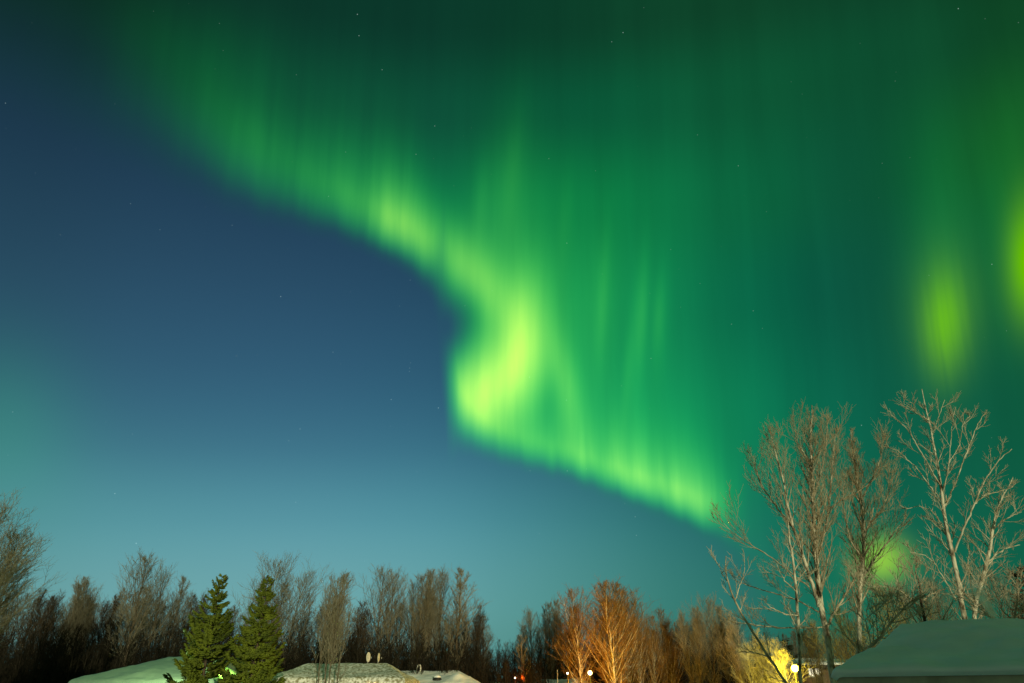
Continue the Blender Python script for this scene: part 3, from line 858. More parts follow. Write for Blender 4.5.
# darker conifers back in the wood behind the lamp
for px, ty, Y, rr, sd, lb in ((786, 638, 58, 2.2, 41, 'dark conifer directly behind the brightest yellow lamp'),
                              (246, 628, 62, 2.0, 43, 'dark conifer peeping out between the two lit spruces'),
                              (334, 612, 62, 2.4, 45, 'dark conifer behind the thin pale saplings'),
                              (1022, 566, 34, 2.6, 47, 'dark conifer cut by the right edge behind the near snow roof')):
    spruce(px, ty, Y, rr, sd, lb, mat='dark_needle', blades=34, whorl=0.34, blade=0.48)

# ================================================================== leafless trees at the edge of the wood
protos = {}
for key, kw in dict(
        oval=dict(seed=1, crown_r=2.3, first=0.30, ang=34),
        wide=dict(seed=2, crown_r=3.1, first=0.26, ang=44, n1=40, peak=0.3, stems=2),
        narrow=dict(seed=3, crown_r=1.55, first=0.30, ang=29, n1=34),
        clump=dict(seed=4, crown_r=1.9, first=0.28, ang=30, stems=3, n1=54),
        sparse=dict(seed=5, crown_r=2.4, first=0.34, ang=40, n1=26, n2=9, n3=6),
        broom=dict(seed=6, crown_r=1.9, first=0.40, ang=26, n1=46, stems=2),
        pale=dict(seed=7, crown_r=2.2, first=0.30, ang=36, n1=30, trunk_mat='birch', limb_mat='pale_limb', twig_mat='pale_twig'),
        pale_clump=dict(seed=8, crown_r=2.0, first=0.24, ang=32, n1=54, stems=3, trunk_mat='birch', limb_mat='pale_limb', twig_mat='pale_twig'),
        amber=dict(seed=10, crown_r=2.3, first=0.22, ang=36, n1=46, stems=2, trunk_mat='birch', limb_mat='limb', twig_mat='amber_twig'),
        dark=dict(seed=9, crown_r=2.0, first=0.18, ang=30, n1=50, n2=10, limb_mat='brush', twig_mat='dark_bark', stems=2)).items():
    protos[key] = (far_tree_meshes(**kw), [None])

rt = random.Random(5)


def wood_tree(px, topy, Y, kind, label, group='bare trees at the edge of the wood', wide=1.0):
    top = at(px, topy, Y)
    meshes, made = protos[kind]
    if made[0] is None:
        r = tree_from(meshes, 'bare_tree'); made[0] = r
    else:
        r = copy_tree(made[0])
    k = top.z / 12.0
    r.location = (top.x, Y, 0); r.scale = (k * wide, k * wide, k); r.rotation_euler = (0, 0, rt.uniform(0, 6.28))
    return tag(r, label, 'bare tree', group)


for a in (
    (-10, 514, 40, 'wide', 'tall bare tree cut by the left edge, its fine twigs fanning over the dark wood', 1.05),
    (-8, 548, 42, 'clump', 'lower bare tree cut by the left edge behind the fanning one', 1.3),
    (16, 536, 43, 'oval', 'upright bare tree merging into the fanning tree at the left edge', 1.15),
    (46, 594, 66, 'dark', 'dark bushy bare tree just right of the fanning tree at the left edge', 1.1),
    (64, 600, 70, 'dark', 'low dark bare tree in the dip left of the pair with level tops', 1.0),
    (79, 586, 70, 'clump', 'many stemmed left one of the dark pair with level tops above the rounded roof', 1.15),
    (100, 583, 72, 'broom', 'broom shaped right one of the dark pair with level tops above the rounded roof', 1.1),
    (116, 597, 70, 'dark', 'short dark bare tree left of the tallest tree of the dark wood', 1.0),
    (150, 560, 62, 'oval', 'tallest bare tree of the dark wood, its open top above the rounded roof', 1.05),
    (166, 577, 66, 'sparse', 'thin bare tree close on the right of the tallest tree in the dark wood', 0.95),
    (182, 580, 70, 'narrow', 'slim bare tree standing just left of the ragged spruce', 1.0),
    (136, 588, 72, 'clump', 'shorter bare tree close on the left of the tallest tree in the dark wood', 1.0),
    (206, 600, 74, 'dark', 'bare tree hidden behind the ragged spruce', 1.0),
    (290, 565, 60, 'wide', 'round crowned grey bare tree just right of the evenly tapered spruce', 0.95),
    (276, 580, 64, 'clump', 'bare tree peeping between evenly tapered spruce and round crowned tree', 1.0),
    (331, 577, 56, 'broom', 'tan broom crowned tree right behind the pale saplings', 1.15),
    (357, 606, 62, 'dark', 'low dark bush like tree right of the pale saplings', 1.1),
    (382, 573, 62, 'sparse', 'open crowned bare tree standing alone above the satellite dishes', 1.05),
    (394, 577, 66, 'oval', 'grey bare tree overlapping the open crowned one from the right', 0.9),
    (417, 578, 64, 'clump', 'grey bare tree forming the left shoulder of the high group over the clean roof', 1.0),
    (434, 573, 64, 'broom', 'grey bare tree in the middle of the high group over the clean roof', 1.05),
    (443, 576, 68, 'oval', 'bare tree wedged behind the middle of the high group', 0.9),
    (459, 572, 62, 'narrow', 'tall slim plume shaped bare tree closing the high group on the right', 1.25),
    (472, 608, 70, 'dark', 'small bare tree in the right shade of the plume shaped tree', 0.9),
    (483, 618, 72, 'narrow', 'little pointed bare tree, last before the low gap in the wood', 1.2),
    (524, 628, 76, 'narrow', 'little bare tree, first on the right of the low gap in the wood', 1.2),
    (532, 614, 72, 'oval', 'grey bare tree between the low gap and the flat topped pair', 0.9),
    (546, 605, 70, 'clump', 'left of the flat topped grey pair beside the orange lit trees', 0.9),
    (557, 603, 70, 'narrow', 'right of the flat topped grey pair beside the orange lit trees', 1.2),
    (569, 612, 66, 'dark', 'dark bare tree wedged between the grey pair and the orange lit trees', 0.9),
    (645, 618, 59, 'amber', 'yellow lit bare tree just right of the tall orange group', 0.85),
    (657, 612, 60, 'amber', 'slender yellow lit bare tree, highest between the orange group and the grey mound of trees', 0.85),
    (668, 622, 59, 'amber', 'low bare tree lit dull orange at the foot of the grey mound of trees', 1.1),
    (688, 609, 56, 'clump', 'greyish bare tree forming the left flank of the mound left of the leaning birch', 0.9),
    (703, 604, 56, 'wide', 'greyish bare tree forming the crest of the mound left of the leaning birch', 0.8),
    (720, 609, 55, 'broom', 'greyish bare tree forming the right flank of the mound left of the leaning birch', 1.0),
    (738, 616, 54, 'pale_clump', 'pale bare tree whose lower twigs glow yellow beside the bright lamp', 0.9),
    (762, 632, 40.5, 'pale_clump', 'bushy tree glowing strong yellow left of the bright lamp', 1.25),
    (776, 641, 39.5, 'pale', 'little yellow lit tree between the yellow bush and the bright lamp', 1.3),
    (748, 645, 41, 'pale', 'yellow lit sapling at the left border of the glow around the bright lamp', 1.3),
    (784, 652, 38.0, 'pale', 'yellow lit twiggy bush touching the bright lamp on its left', 1.5),
    (812, 622, 44, 'clump', 'grey bare tree behind the foot of the big birches, right of the bright lamp', 1.0),
    (842, 612, 40, 'wide', 'grey bare tree filling the gap behind the two big birch stems', 0.9),
    (880, 588, 36, 'sparse', 'grey twiggy tree behind the left hip of the near snow roof', 1.0),
    (905, 592, 34, 'wide', 'grey twiggy tree rising behind the ridge end of the near snow roof', 0.85),
    (930, 585, 33, 'sparse', 'grey twiggy tree behind the ridge, left of the lone white birch', 1.0),
    (990, 575, 32, 'sparse', 'grey twiggy tree behind the ridge, right of the lone white birch', 1.0),
):
    wood_tree(*a[:5], wide=a[5])

# trees lit by the lamps in the middle
for a in (
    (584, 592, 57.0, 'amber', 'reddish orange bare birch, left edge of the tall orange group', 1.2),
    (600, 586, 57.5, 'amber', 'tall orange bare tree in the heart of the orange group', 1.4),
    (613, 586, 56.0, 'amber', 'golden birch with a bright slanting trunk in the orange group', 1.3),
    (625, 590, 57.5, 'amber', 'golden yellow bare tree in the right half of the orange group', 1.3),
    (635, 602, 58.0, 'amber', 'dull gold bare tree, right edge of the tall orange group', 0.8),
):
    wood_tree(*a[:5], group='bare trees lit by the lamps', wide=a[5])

# ================================================================== birches with traced stems
def traced_tree(name, stems, label, seed, trunk_mat='birch', limb_mat='pale_limb', twig_mat='twig', per_m=3.2, len1=1.1, n2=6, n3=5, trop=0.06, rmin=0.007, ang=42, cat='birch tree', group='birches', t0=0.12, third=True):
    """stems: (pixel trace [(px, py, depth, width in pixels)...], density factor, base to ground?)"""
    rng = np.random.default_rng(seed)
    allP = []
    for tr, dens, ground in stems:
        pts = []
        for (px, py, Y, w) in tr:
            p = at(px, py, Y); pts.append((p.x, p.y, p.z, w * (0.62 if ground else 0.52) * Y * 1.08 / F / 2))
        if ground:
            a, b = np.array(pts[0]), np.array(pts[1])
            g = a.copy(); k = min(a[2] / max(b[2] - a[2], 0.2), 2.0)
            g[:2] = a[:2] - (b - a)[:2] * k * 0.6; g[2] = -0.15; g[3] = a[3] * 1.15
            pts = [tuple(g)] + pts
        allP.append((np.array(pts), dens))
    root = empty(name, (allP[0][0][0, 0], allP[0][0][0, 1], 0))
    off = np.array([allP[0][0][0, 0], allP[0][0][0, 1], 0])
    l1, l2, l3 = [], [], []
    for i, (p, dens) in enumerate(allP):
        p = p.copy(); p[:, :3] -= off
        q = resample(p, 26); q[1:-1, :3] += rng.normal(0, 0.010, (24, 3))
        P, Rr = q[None, :, :3], q[None, :, 3]
        tv, tq = tube_arrays(P, Rr, 9)
        link_mesh('trunk' if stems[i][2] else 'limb', tv, tq, M[trunk_mat if Rr.max() > 0.045 else limb_mat], root, True)
        length = np.linalg.norm(np.diff(q[:, :3], axis=0), axis=1).sum()
        k = max(4, int(length * per_m * dens))
        lo = t0 if not stems[i][2] else 0.38
        P1, R1, L1 = children(P, Rr, rng, k, lo, 0.955, ang, len1 * 1.3, 6, 0.05, trop, 0.5, rmin * 1.3, lambda t: (0.5 + 0.6 * np.sin(np.clip(t, 0, 1) * math.pi * 0.9)) * np.clip((1.06 - t) / 0.3, 0.45, 1))
        l1.append((P1, R1, L1))
    P1 = np.concatenate([a[0] for a in l1]); R1 = np.concatenate([a[1] for a in l1]); L1 = np.concatenate([a[2] for a in l1])
    P2, R2, L2 = children(P1, R1, rng, n2, 0.15, 0.97, 29, 0.5, 4, 0.055, trop, 0.6, rmin * 1.1, lambda t: 1.1 - 0.5 * t, L1)
    parts = [tube_arrays(P2, R2, 3)]
    if third:
        P3, R3, L3 = children(P2, R2, rng, n3, 0.15, 0.97, 29, 0.55, 3, 0.06, trop, 0.7, rmin, None, np.clip(L2, 0.3, 1.2))
        parts.append(tube_arrays(P3, R3, 3))
    v, q = tube_arrays(P1, R1, 4); link_mesh('branches', v, q, M[limb_mat], root, True)
    v, q = merge(parts); link_mesh('crown', v, q, M[twig_mat], root)
    return tag(root, label, cat, group)


D1 = 23.5
# the big forked birch
traced_tree('birch_tree', [
    ([(833, 676, D1, 9), (830, 655, D1, 8.5), (826, 630, D1, 8), (821, 603, D1, 7.5), (817, 572, D1, 7), (815, 540, D1 + .1, 6), (813, 505, D1 + .2, 5.2), (811, 470, D1 + .2, 4.2), (811, 440, D1 + .3, 3), (812, 405, D1 + .3, 1.2)], 1.0, True),
    ([(819, 607, D1, 6.5), (813, 587, D1 - .1, 6), (806, 566, D1 - .3, 5.6), (798, 542, D1 - .5, 5), (793, 527, D1 - .6, 4.5), (787, 502, D1 - .7, 3.6), (783, 479, D1 - .8, 2.8), (775, 450, D1 - .9, 2), (768, 428, D1 - 1, 1)], 0.95, False),
    ([(795, 530, D1 - .6, 3.5), (782, 515, D1 - .3, 3), (772, 500, D1 + .1, 2.6), (762, 487, D1 + .3, 2.2), (756, 470, D1 + .5, 1.6), (753, 456, D1 + .6, 0.9)], 0.8, False),
    ([(816, 562, D1, 5.2), (821, 545, D1 + .4, 4.6), (826, 525, D1 + .7, 4), (829, 509, D1 + .9, 3.6), (832, 473, D1 + 1.1, 2.6), (834, 450, D1 + 1.1, 1.8), (836, 428, D1 + 1.2, 0.9)], 1.0, False),
    ([(829, 510, D1 + .9, 3), (842, 500, D1 + .7, 2.4), (856, 493, D1 + .5, 2), (868, 485, D1 + .4, 1.4), (876, 478, D1 + .4, 0.8)], 0.8, False),
    ([(812, 470, D1 + .2, 2.4), (805, 455, D1 - .3, 2), (798, 443, D1 - .6, 1.5), (793, 425, D1 - .8, 0.9)], 0.9, False),
    ([(813, 500, D1 + .2, 2.4), (822, 470, D1 - .4, 2), (826, 445, D1 - .7, 1.5), (828, 420, D1 - .9, 0.9)], 0.9, False),
    ([(819, 612, D1, 2.6), (799, 601, D1 + .5, 2.2), (775, 594, D1 + 1.0, 1.7), (746, 585, D1 + 1.4, 1.2), (730, 578, D1 + 1.6, 0.7)], 0.3, False),
    ([(825, 628, D1, 2.6), (805, 628, D1 - .5, 2.3), (775, 628, D1 - 1.0, 1.9), (750, 624, D1 - 1.4, 1.4), (727, 621, D1 - 1.8, 0.8)], 0.3, False),
    ([(809, 587, D1 - .2, 2.4), (786, 569, D1 - .9, 2.0), (768, 555, D1 - 1.3, 1.7), (745, 541, D1 - 1.7, 1.4), (728, 529, D1 - 2, 1.1), (718, 517, D1 - 2.1, 0.8), (712, 503, D1 - 2.2, 0.5)], 0.35, False),
    ([(827, 628, D1, 4.5), (832, 616, D1 + .5, 4.2), (840, 603, D1 + .8, 3.6), (850, 588, D1 + 1, 3), (858, 570, D1 + 1.2, 2.2), (868, 548, D1 + 1.3, 1.4)], 0.7, False),
], 'big forked birch with a dense brown crown, nearest the bright yellow lamp', 51, per_m=4.8, len1=1.0, n2=6, n3=5, rmin=0.0058, ang=30, trop=0.12, limb_mat='limb', twig_mat='twig')
D2 = 24.6
traced_tree('birch_tree', [
    ([(858, 660, D2, 6.5), (859, 644, D2, 6.2), (860, 605, D2, 6), (863, 560, D2, 5.4), (864, 530, D2, 4.8), (861, 500, D2 - .1, 4.2), (856, 476, D2 - .1, 3.4), (853, 455, D2 - .2, 2.2), (851, 428, D2 - .2, 1)], 1.0, True),
    ([(864, 535, D2, 3.4), (873, 520, D2 + .4, 2.8), (882, 510, D2 + .6, 2.3), (890, 490, D2 + .8, 1.6), (893, 470, D2 + .9, 0.9)], 1.0, False),
    ([(862, 500, D2, 3), (869, 485, D2 - .3, 2.5), (876, 472, D2 - .6, 2), (881, 458, D2 - .7, 1.4), (881, 440, D2 - .8, 0.8)], 1.0, False),
    ([(863, 560, D2, 3), (850, 540, D2 - .5, 2.6), (846, 520, D2 - .8, 2.1), (843, 500, D2 - 1, 1.6), (845, 475, D2 - 1, 0.9)], 0.9, False),
    ([(862, 580, D2, 3.2), (874, 560, D2 - .3, 2.7), (886, 545, D2 - .6, 2.2), (896, 530, D2 - .8, 1.6), (905, 520, D2 - 1, 0.9)], 0.9, False),
], 'slimmer straight birch with a brown twiggy crown, right of the big forked birch', 53, per_m=4.8, len1=0.95, n2=6, n3=5, rmin=0.0058, ang=31, trop=0.12, limb_mat='limb')
D3 = 22.3
traced_tree('birch_tree', [
    ([(800, 676, D3, 4.5), (800, 657, D3, 4.2), (799, 632, D3, 4), (796, 587, D3, 3.6), (793, 560, D3, 3), (790, 540, D3, 2.2), (788, 515, D3, 1.1)], 0.7, True),
    ([(797, 592, D3, 2.2), (786, 582, D3 - .3, 1.9), (780, 573, D3 - .5, 1.3), (776, 562, D3 - .6, 0.8)], 0.6, False),
    ([(799, 616, D3, 2.2), (784, 614, D3 - .3, 1.8), (772, 608, D3 - .5, 1.3), (764, 602, D3 - .6, 0.8)], 0.5, False),
    ([(795, 583, D3, 1.9), (802, 575, D3 + .3, 1.6), (806, 570, D3 + .5, 0.9)], 0.5, False),
], 'thin white birch stem left of the forked trunk, ending halfway up its crown', 57, per_m=3.0, len1=0.6, n2=4, n3=4, twig_mat='pale_twig')
D4 = 20.5
traced_tree('birch_tree', [
    ([(788, 686, D4, 4), (770, 659, D4, 3.6), (751, 629, D4, 3.2), (741, 612, D4, 2.8), (734, 600, D4, 2.6), (728, 582, D4, 2.1), (725, 570, D4, 1.5), (726, 556, D4, 0.8)], 0.6, True),
    ([(735, 602, D4, 1.8), (740, 585, D4 + .3, 1.6), (745, 570, D4 + .5, 1.2), (744, 560, D4 + .6, 0.7)], 0.6, False),
    ([(728, 582, D4, 1.6), (722, 574, D4 + .2, 1.2), (719, 563, D4 + .3, 0.7)], 0.6, False),
    ([(768, 656, D4, 2.0), (750, 652, D4 + .3, 1.6), (735, 652, D4 + .5, 1.0)], 0.5, False),
], 'thin birch leaning far to the left before the yellow glow', 59, per_m=2.0, len1=0.5, n2=3, n3=3, trunk_mat='limb', twig_mat='pale_twig')
D5 = 21.0
traced_tree('birch_tree', [
    ([(966, 626, D5, 7.1), (961, 595, D5, 6.7), (955, 564, D5, 6.0), (950, 543, D5, 5.4), (946, 522, D5, 4.9), (943, 500, D5, 4.3), (940, 480, D5, 3.7), (936, 457, D5, 3.2), (932, 435, D5, 2.4), (928, 415, D5, 1.7), (922, 389, D5, 1.0)], 0.75, True),
    ([(941, 486, D5, 2.4), (929, 466, D5 - .3, 2.1), (918, 446, D5 - .5, 1.8), (907, 428, D5 - .7, 1.3), (892, 415, D5 - .9, 0.9)], 0.6, False),
    ([(944, 503, D5, 2.6), (929, 485, D5 + .3, 2.2), (918, 470, D5 + .5, 1.8), (906, 458, D5 + .7, 1.3), (897, 450, D5 + .8, 1.2), (888, 447, D5 + .9, 0.8)], 0.6, False),
    ([(945, 506, D5, 2.6), (955, 486, D5 + .4, 2.2), (963, 462, D5 + .6, 1.8), (972, 438, D5 + .7, 1.5), (979, 423, D5 + .8, 1.2), (987, 410, D5 + .9, 0.8)], 0.65, False),
    ([(943, 495, D5, 2.1), (948, 470, D5 - .4, 1.8), (951, 445, D5 - .6, 1.3), (952, 425, D5 - .7, 1.1), (956, 407, D5 - .8, 0.8)], 0.65, False),
    ([(948, 466, D5 - .4, 1.5), (960, 445, D5 - .6, 1.3), (963, 425, D5 - .7, 1.1), (972, 413, D5 - .8, 0.8)], 0.6, False),
    ([(955, 552, D5, 3.4), (963, 530, D5 - .4, 3.2), (974, 505, D5 - .7, 2.7), (985, 480, D5 - .9, 2.2), (997, 463, D5 - 1.1, 1.7), (1012, 449, D5 - 1.2, 0.9)], 0.75, False),
    ([(974, 505, D5 - .7, 1.9), (984, 495, D5 - .3, 1.7), (998, 492, D5, 1.2), (1013, 487, D5 + .2, 0.9)], 0.7, False),
    ([(932, 437, D5, 1.5), (938, 420, D5 + .3, 1.2), (945, 400, D5 + .4, 0.8)], 0.6, False),
    ([(929, 420, D5, 1.3), (917, 413, D5 - .2, 1.1), (903, 403, D5 - .4, 0.7)], 0.6, False),
    ([(950, 545, D5, 2.2), (941, 522, D5 + .5, 1.9), (931, 510, D5 + .8, 1.5), (919, 506, D5 + 1, 1.2), (906, 509, D5 + 1.1, 0.8)], 0.6, False),
    ([(956, 600, D5, 2.4), (945, 580, D5 - .3, 2.1), (934, 562, D5 - .5, 1.7), (925, 555, D5 - .7, 1.2), (910, 552, D5 - .8, 0.8)], 0.6, False),
], 'lone white birch with an open crown against the green sky behind the near snow roof', 61, per_m=2.4, len1=0.66, n2=5, n3=4, ang=38, trop=0.09, limb_mat='pale_limb', twig_mat='pale_twig', rmin=0.0075)
D6 = 21.8
traced_tree('birch_tree', [
    ([(972, 632, D6, 6), (977, 600, D6, 5.6), (984, 575, D6, 5.2), (989, 553, D6, 4.6), (993, 530, D6, 4), (997, 511, D6, 3.2), (1004, 496, D6, 2), (1013, 478, D6, 0.9)], 0.9, True),
    ([(985, 570, D6, 2.6), (996, 555, D6 + .3, 2.2), (1007, 548, D6 + .5, 1.7), (1020, 545, D6 + .7, 0.9)], 0.8, False),
    ([(993, 530, D6, 2.6), (1002, 522, D6 - .3, 2.1), (1012, 516, D6 - .5, 1.5), (1022, 512, D6 - .6, 0.8)], 0.8, False),
    ([(976, 606, D6, 2.8), (971, 585, D6 + .4, 2.4), (968, 565, D6 + .6, 1.9), (970, 545, D6 + .8, 1.0)], 0.8, False),
], 'slender white birch springing from beside the lone birch and bending right', 63, per_m=3.6, len1=0.72, n2=5, n3=3, ang=44, limb_mat='pale_limb', twig_mat='pale_twig')
D7 = 19.0
traced_tree('scrub_tree', [
    ([(928, 640, D7, 4.5), (925, 618, D7, 4), (921, 602, D7, 3.6), (920, 585, D7, 2.6), (915, 570, D7, 1.5), (917, 556, D7, 0.8)], 0.8, True),
    ([(921, 602, D7, 3), (928, 596, D7 + .2, 2.5), (937, 592, D7 + .4, 2), (946, 589, D7 + .5, 1)], 0.7, False),
    ([(923, 610, D7, 2.6), (910, 598, D7 - .3, 2.2), (900, 590, D7 - .5, 1.6), (892, 588, D7 - .6, 0.8)], 0.7, False),
], 'crooked dark scrub tree just behind the ridge end of the near snow roof', 67, per_m=4.2, len1=0.8, n2=6, n3=4, trunk_mat='dark_bark', limb_mat='limb', twig_mat='pale_twig', cat='scrub tree', group='scrub behind the near roof')
D8 = 17.6
traced_tree('scrub_tree', [
    ([(866, 652, D8, 3.4), (880, 637, D8, 3.2), (896, 617, D8, 2.8), (910, 602, D8, 2.2), (925, 592, D8, 1.2)], 0.8, True),
    ([(882, 635, D8, 2), (888, 615, D8 - .3, 1.7), (886, 600, D8 - .5, 1.2), (880, 588, D8 - .6, 0.7)], 0.8, False),
    ([(872, 646, D8, 2), (866, 625, D8 + .3, 1.6), (868, 605, D8 + .5, 1.2), (874, 590, D8 + .6, 0.7)], 0.8, False),
], 'dark scrub branchy tree leaning right along the left hip of the near snow roof', 69, per_m=4.5, len1=0.75, n2=6, n3=4, trunk_mat='dark_bark', limb_mat='limb', twig_mat='pale_twig', cat='scrub tree', group='scrub behind the near roof')
D9 = 18.5
traced_tree('scrub_tree', [
    ([(1012, 630, D9, 3.6), (1016, 612, D9, 3), (1019, 595, D9, 2.4), (1017, 580, D9, 1.4), (1020, 566, D9, 0.8)], 0.9, True),
    ([(1014, 620, D9, 2.4), (1003, 612, D9, 2), (1000, 600, D9, 1.4), (1004, 585, D9, 0.8)], 0.9, False),
    ([(1013, 624, D9, 2.4), (996, 620, D9 + .3, 2), (985, 612, D9 + .4, 1.4), (980, 600, D9 + .4, 0.8)], 0.8, False),
], 'pale scrub tree behind the ridge at the right edge', 71, per_m=4.2, len1=0.8, n2=6, n3=4, trunk_mat='limb', limb_mat='limb', twig_mat='pale_twig', cat='scrub tree', group='scrub behind the near roof')

traced_tree('bare_tree', [([(524.5, 684, 57.6, 4.5), (523, 672, 57.6, 4.0), (521.5, 660, 57.6, 3.0), (521.5, 648, 57.6, 1.8), (522, 636, 57.6, 0.9)], 0.8, True)],
            'slim trunk lit glowing red beside the small lamp at the foot of the woods', 73, per_m=2.5, len1=0.9, n2=5, n3=3, ang=30, trunk_mat='dark_bark', limb_mat='far_limb', twig_mat='far_twig', cat='bare tree', group='bare trees lit by the lamps', rmin=0.01)

# saplings in front of the middle house, yellowish
S1 = 35.5
for i, (tr, lb) in enumerate((
        ([(317, 690, S1, 1.8), (320, 660, S1, 1.8), (325, 625, S1, 1.6), (329, 600, S1, 1.2), (332, 574, S1, 0.6)], 'leftmost pale sapling before the littered roof, thickest at the foot'),
        ([(324, 690, S1 + .8, 1.7), (327, 655, S1 + .8, 1.6), (331, 620, S1 + .8, 1.4), (335, 598, S1 + .8, 1.0), (338, 578, S1 + .8, 0.5)], 'second pale sapling, straight and close to the leftmost one'),
        ([(328, 690, S1 - .6, 1.8), (331, 660, S1 - .6, 1.7), (336, 632, S1 - .6, 1.5), (339, 605, S1 - .6, 1.1), (345, 574, S1 - .6, 0.6)], 'bright yellowish pale sapling, tallest on the right side of the clump'),
        ([(336, 690, S1 + .3, 1.6), (339, 665, S1 + .3, 1.5), (345, 638, S1 + .3, 1.3), (349, 618, S1 + .3, 1.0), (353, 604, S1 + .3, 0.5)], 'rightmost pale sapling, shorter and slanting away to the right'))):
    traced_tree('sapling', [(tr, 1.0, True)], lb, 80 + i, per_m=2.6, len1=0.9, n2=4, n3=3, ang=26, trop=0.12, trunk_mat='limb', limb_mat='far_limb', twig_mat='far_twig', cat='sapling', group='pale saplings before the littered roof', rmin=0.008)

# ================================================================== far wood: one dark mass of brush and small conifers
rng = np.random.default_rng(77)
Vs, Qs = [], []
P0, R0 = [], []
for _ in range(2100):
    Y = rng.uniform(64, 104); px = rng.uniform(-40, 1064)
    bx = ray(px, 690)[0] / ray(px, 690)[1] * Y
    if px < 545 and _ % 2 == 0: Y = rng.uniform(56, 66)
    bx = ray(px, 690)[0] / ray(px, 690)[1] * Y
    if px > 740: h = rng.uniform(3.5, 6.5)
    elif 480 < px < 540: h = rng.uniform(4.4, 7.2)
    elif px < 215: h = rng.uniform(6.5, 10.2)
    else: h = rng.uniform(5.6, 9.2)
    h *= Y / 84
    z = np.linspace(0, 1, 8)[:, None]
    ln = rng.normal(0, 0.05, 2) * h
    p = np.concatenate([np.array([[bx, Y]]) + ln[None] * z ** 1.5, z * h - 0.3 * (1 - z)], 1)
    P0.append(p); R0.append(np.linspace(1, 0.12, 8) * rng.uniform(0.05, 0.10))
P0 = np.array(P0); R0 = np.array(R0)
P1, R1, L1 = children(P0, R0, rng, 14, 0.05, 0.98, 34, 1.5, 4, 0.1, 0.12, 0.6, 0.018, lambda t: 1.25 - 0.8 * t)
P2, R2, L2 = children(P1, R1, rng, 8, 0.1, 0.98, 38, 0.55, 2, 0.12, 0.08, 0.7, 0.013, None, np.clip(L1, 0.5, 2))
v, q = merge([tube_arrays(P0, R0, 5), tube_arrays(P1, R1, 3), tube_arrays(P2, R2, 3)])
tag(link_mesh('far_brushwood', v, q, M['brush']), 'dark mass of brush and saplings filling the wood behind the houses', 'brushwood', kind='stuff')
# the bare trees deep in the wood, seen only as one belt behind the nearer ones
kinds = [far_tree_meshes(seed=200 + k, crown_r=(2.0, 2.5, 1.7)[k], first=0.3, ang=(32, 38, 28)[k], n1=30, n2=8, n3=5, stems=(1, 2, 3)[k], rmin=0.011) for k in range(3)]
kinds = [merge([a, b, c]) for a, b, c, _ in kinds]
parts = []
for k in range(84):
    px = -50 + 1120 * (k + rng.uniform(0.1, 0.9)) / 84; Y = rng.uniform(76, 98)
    y0, y1 = (590, 610) if px < 215 else (598, 620) if px < 480 else (628, 650) if px < 545 else (616, 634) if px < 740 else (628, 646)
    top = at(px, rng.uniform(y0, y1), Y); kk = top.z / 12.0; a = rng.uniform(0, 6.28)
    rot = np.array([[math.cos(a), -math.sin(a), 0], [math.sin(a), math.cos(a), 0], [0, 0, 1]])
    vv, qq = kinds[k % 3]
    parts.append(((vv * np.array([kk * 1.15, kk * 1.15, kk])) @ rot.T + np.array([top.x, Y, 0]), qq))
v, q = merge(parts)
tag(link_mesh('far_woodland', v, q, M['far_limb']), 'belt of bare trees deep in the wood behind the nearer ones', 'woodland', kind='stuff')
# little dark conifers that close the wood
V, T, nb = [], [], 0
tr, lb, cv, ct = spruce_meshes(5, 5.6, 1.5, whorl=0.5, blades=14, blade=0.62)
for _ in range(420):
    Y = rng.uniform(84, 112); px = rng.uniform(-40, 1064); bx = ray(px, 690)[0] / ray(px, 690)[1] * Y
    k = rng.uniform(0.7, 1.2) * (0.85 if px > 480 else 1.25) * Y / 96; a = rng.uniform(0, 6.28)
    rot = np.array([[math.cos(a), -math.sin(a), 0], [math.sin(a), math.cos(a), 0], [0, 0, 1]])
    V.append((cv * np.array([k * 1.25, k * 1.25, k])) @ rot.T + np.array([bx, Y, -0.2])); T.append(ct + nb); nb += len(cv)
tag(link_mesh('far_conifers', np.concatenate(V), None, M['dark_needle'], None, False, np.concatenate(T)), 'dark small conifers closing the far wood', 'conifers', kind='stuff')

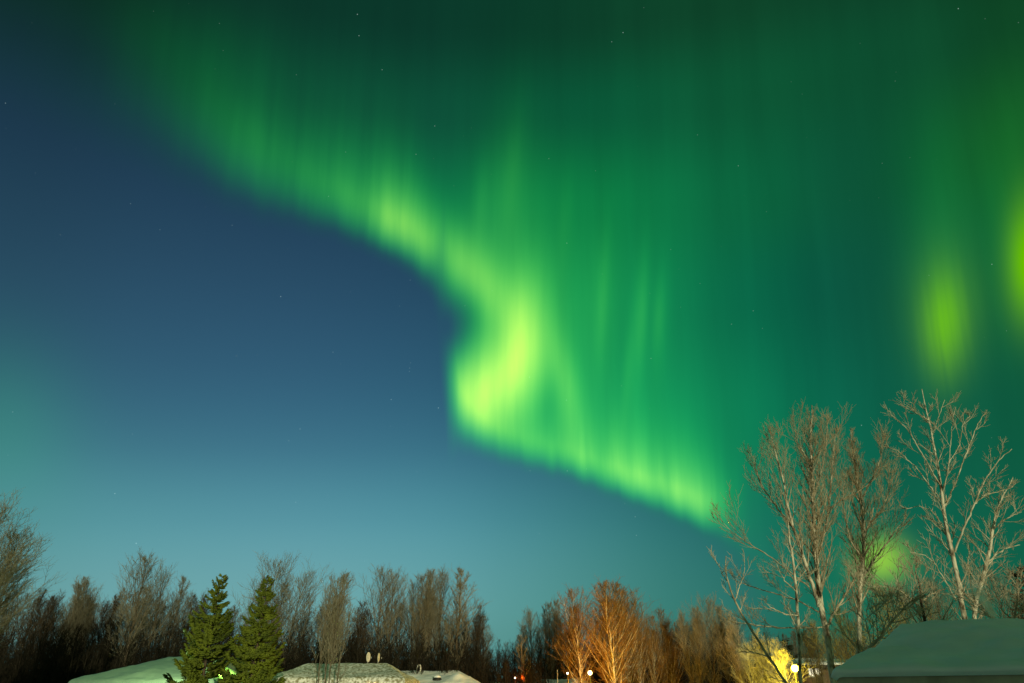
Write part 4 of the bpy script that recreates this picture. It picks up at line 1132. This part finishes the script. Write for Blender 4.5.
# ================================================================== smoke from the flue behind the near roof
sp = [at(996, 620, 16.6), at(989, 607, 16.8), at(981, 596, 17.0), at(973, 583, 17.3), at(966, 570, 17.6)]
P = resample(np.array([tuple(p) for p in sp]), 12)
v, q = tube_arrays(P[None], (np.linspace(0.07, 0.20, 12))[None], 14)
n14 = len(v)
v = np.concatenate([v, P[:1], P[-1:]])
caps = [(n14, (k + 1) % 14, k) for k in range(14)] + [(n14 + 1, 11 * 14 + k, 11 * 14 + (k + 1) % 14) for k in range(14)]
sm = bpy.data.materials.new('smoke'); sm.use_nodes = True
nt = sm.node_tree; nt.nodes.clear()
pv = nt.nodes.new('ShaderNodeVolumePrincipled'); pv.inputs['Color'].default_value = (0.97, 1.0, 0.99, 1)
nz = nt.nodes.new('ShaderNodeTexNoise'); nz.inputs['Scale'].default_value = 5.0; nz.inputs['Detail'].default_value = 5
tcx = nt.nodes.new('ShaderNodeTexCoord'); nt.links.new(tcx.outputs['Object'], nz.inputs['Vector'])
mr = nt.nodes.new('ShaderNodeMapRange'); mr.inputs[1].default_value = 0.3; mr.inputs[2].default_value = 0.7; mr.inputs[3].default_value = 1.5; mr.inputs[4].default_value = 9.0
nt.links.new(nz.outputs[0], mr.inputs[0])
sg = nt.nodes.new('ShaderNodeSeparateXYZ'); nt.links.new(tcx.outputs['Generated'], sg.inputs[0])
fz = nt.nodes.new('ShaderNodeMapRange'); fz.interpolation_type = 'SMOOTHERSTEP'       # thins out as it rises
fz.inputs[1].default_value = 0.05; fz.inputs[2].default_value = 0.85; fz.inputs[3].default_value = 1.0; fz.inputs[4].default_value = 0.0
nt.links.new(sg.outputs[2], fz.inputs[0])
ml = nt.nodes.new('ShaderNodeMath'); ml.operation = 'MULTIPLY'
nt.links.new(mr.outputs[0], ml.inputs[0]); nt.links.new(fz.outputs[0], ml.inputs[1]); nt.links.new(ml.outputs[0], pv.inputs['Density'])
om = nt.nodes.new('ShaderNodeOutputMaterial'); nt.links.new(pv.outputs[0], om.inputs['Volume'])
o = link_mesh('smoke_plume', v, q, sm, None, True, caps)
tag(o, 'thin pale plume of chimney smoke rising behind the near snow roof', 'smoke', kind='stuff')

scene.cycles.max_bounces = 8
scene.cycles.diffuse_bounces = 2
scene.cycles.glossy_bounces = 2
scene.cycles.volume_bounces = 6
scene.cycles.sample_clamp_indirect = 4.0
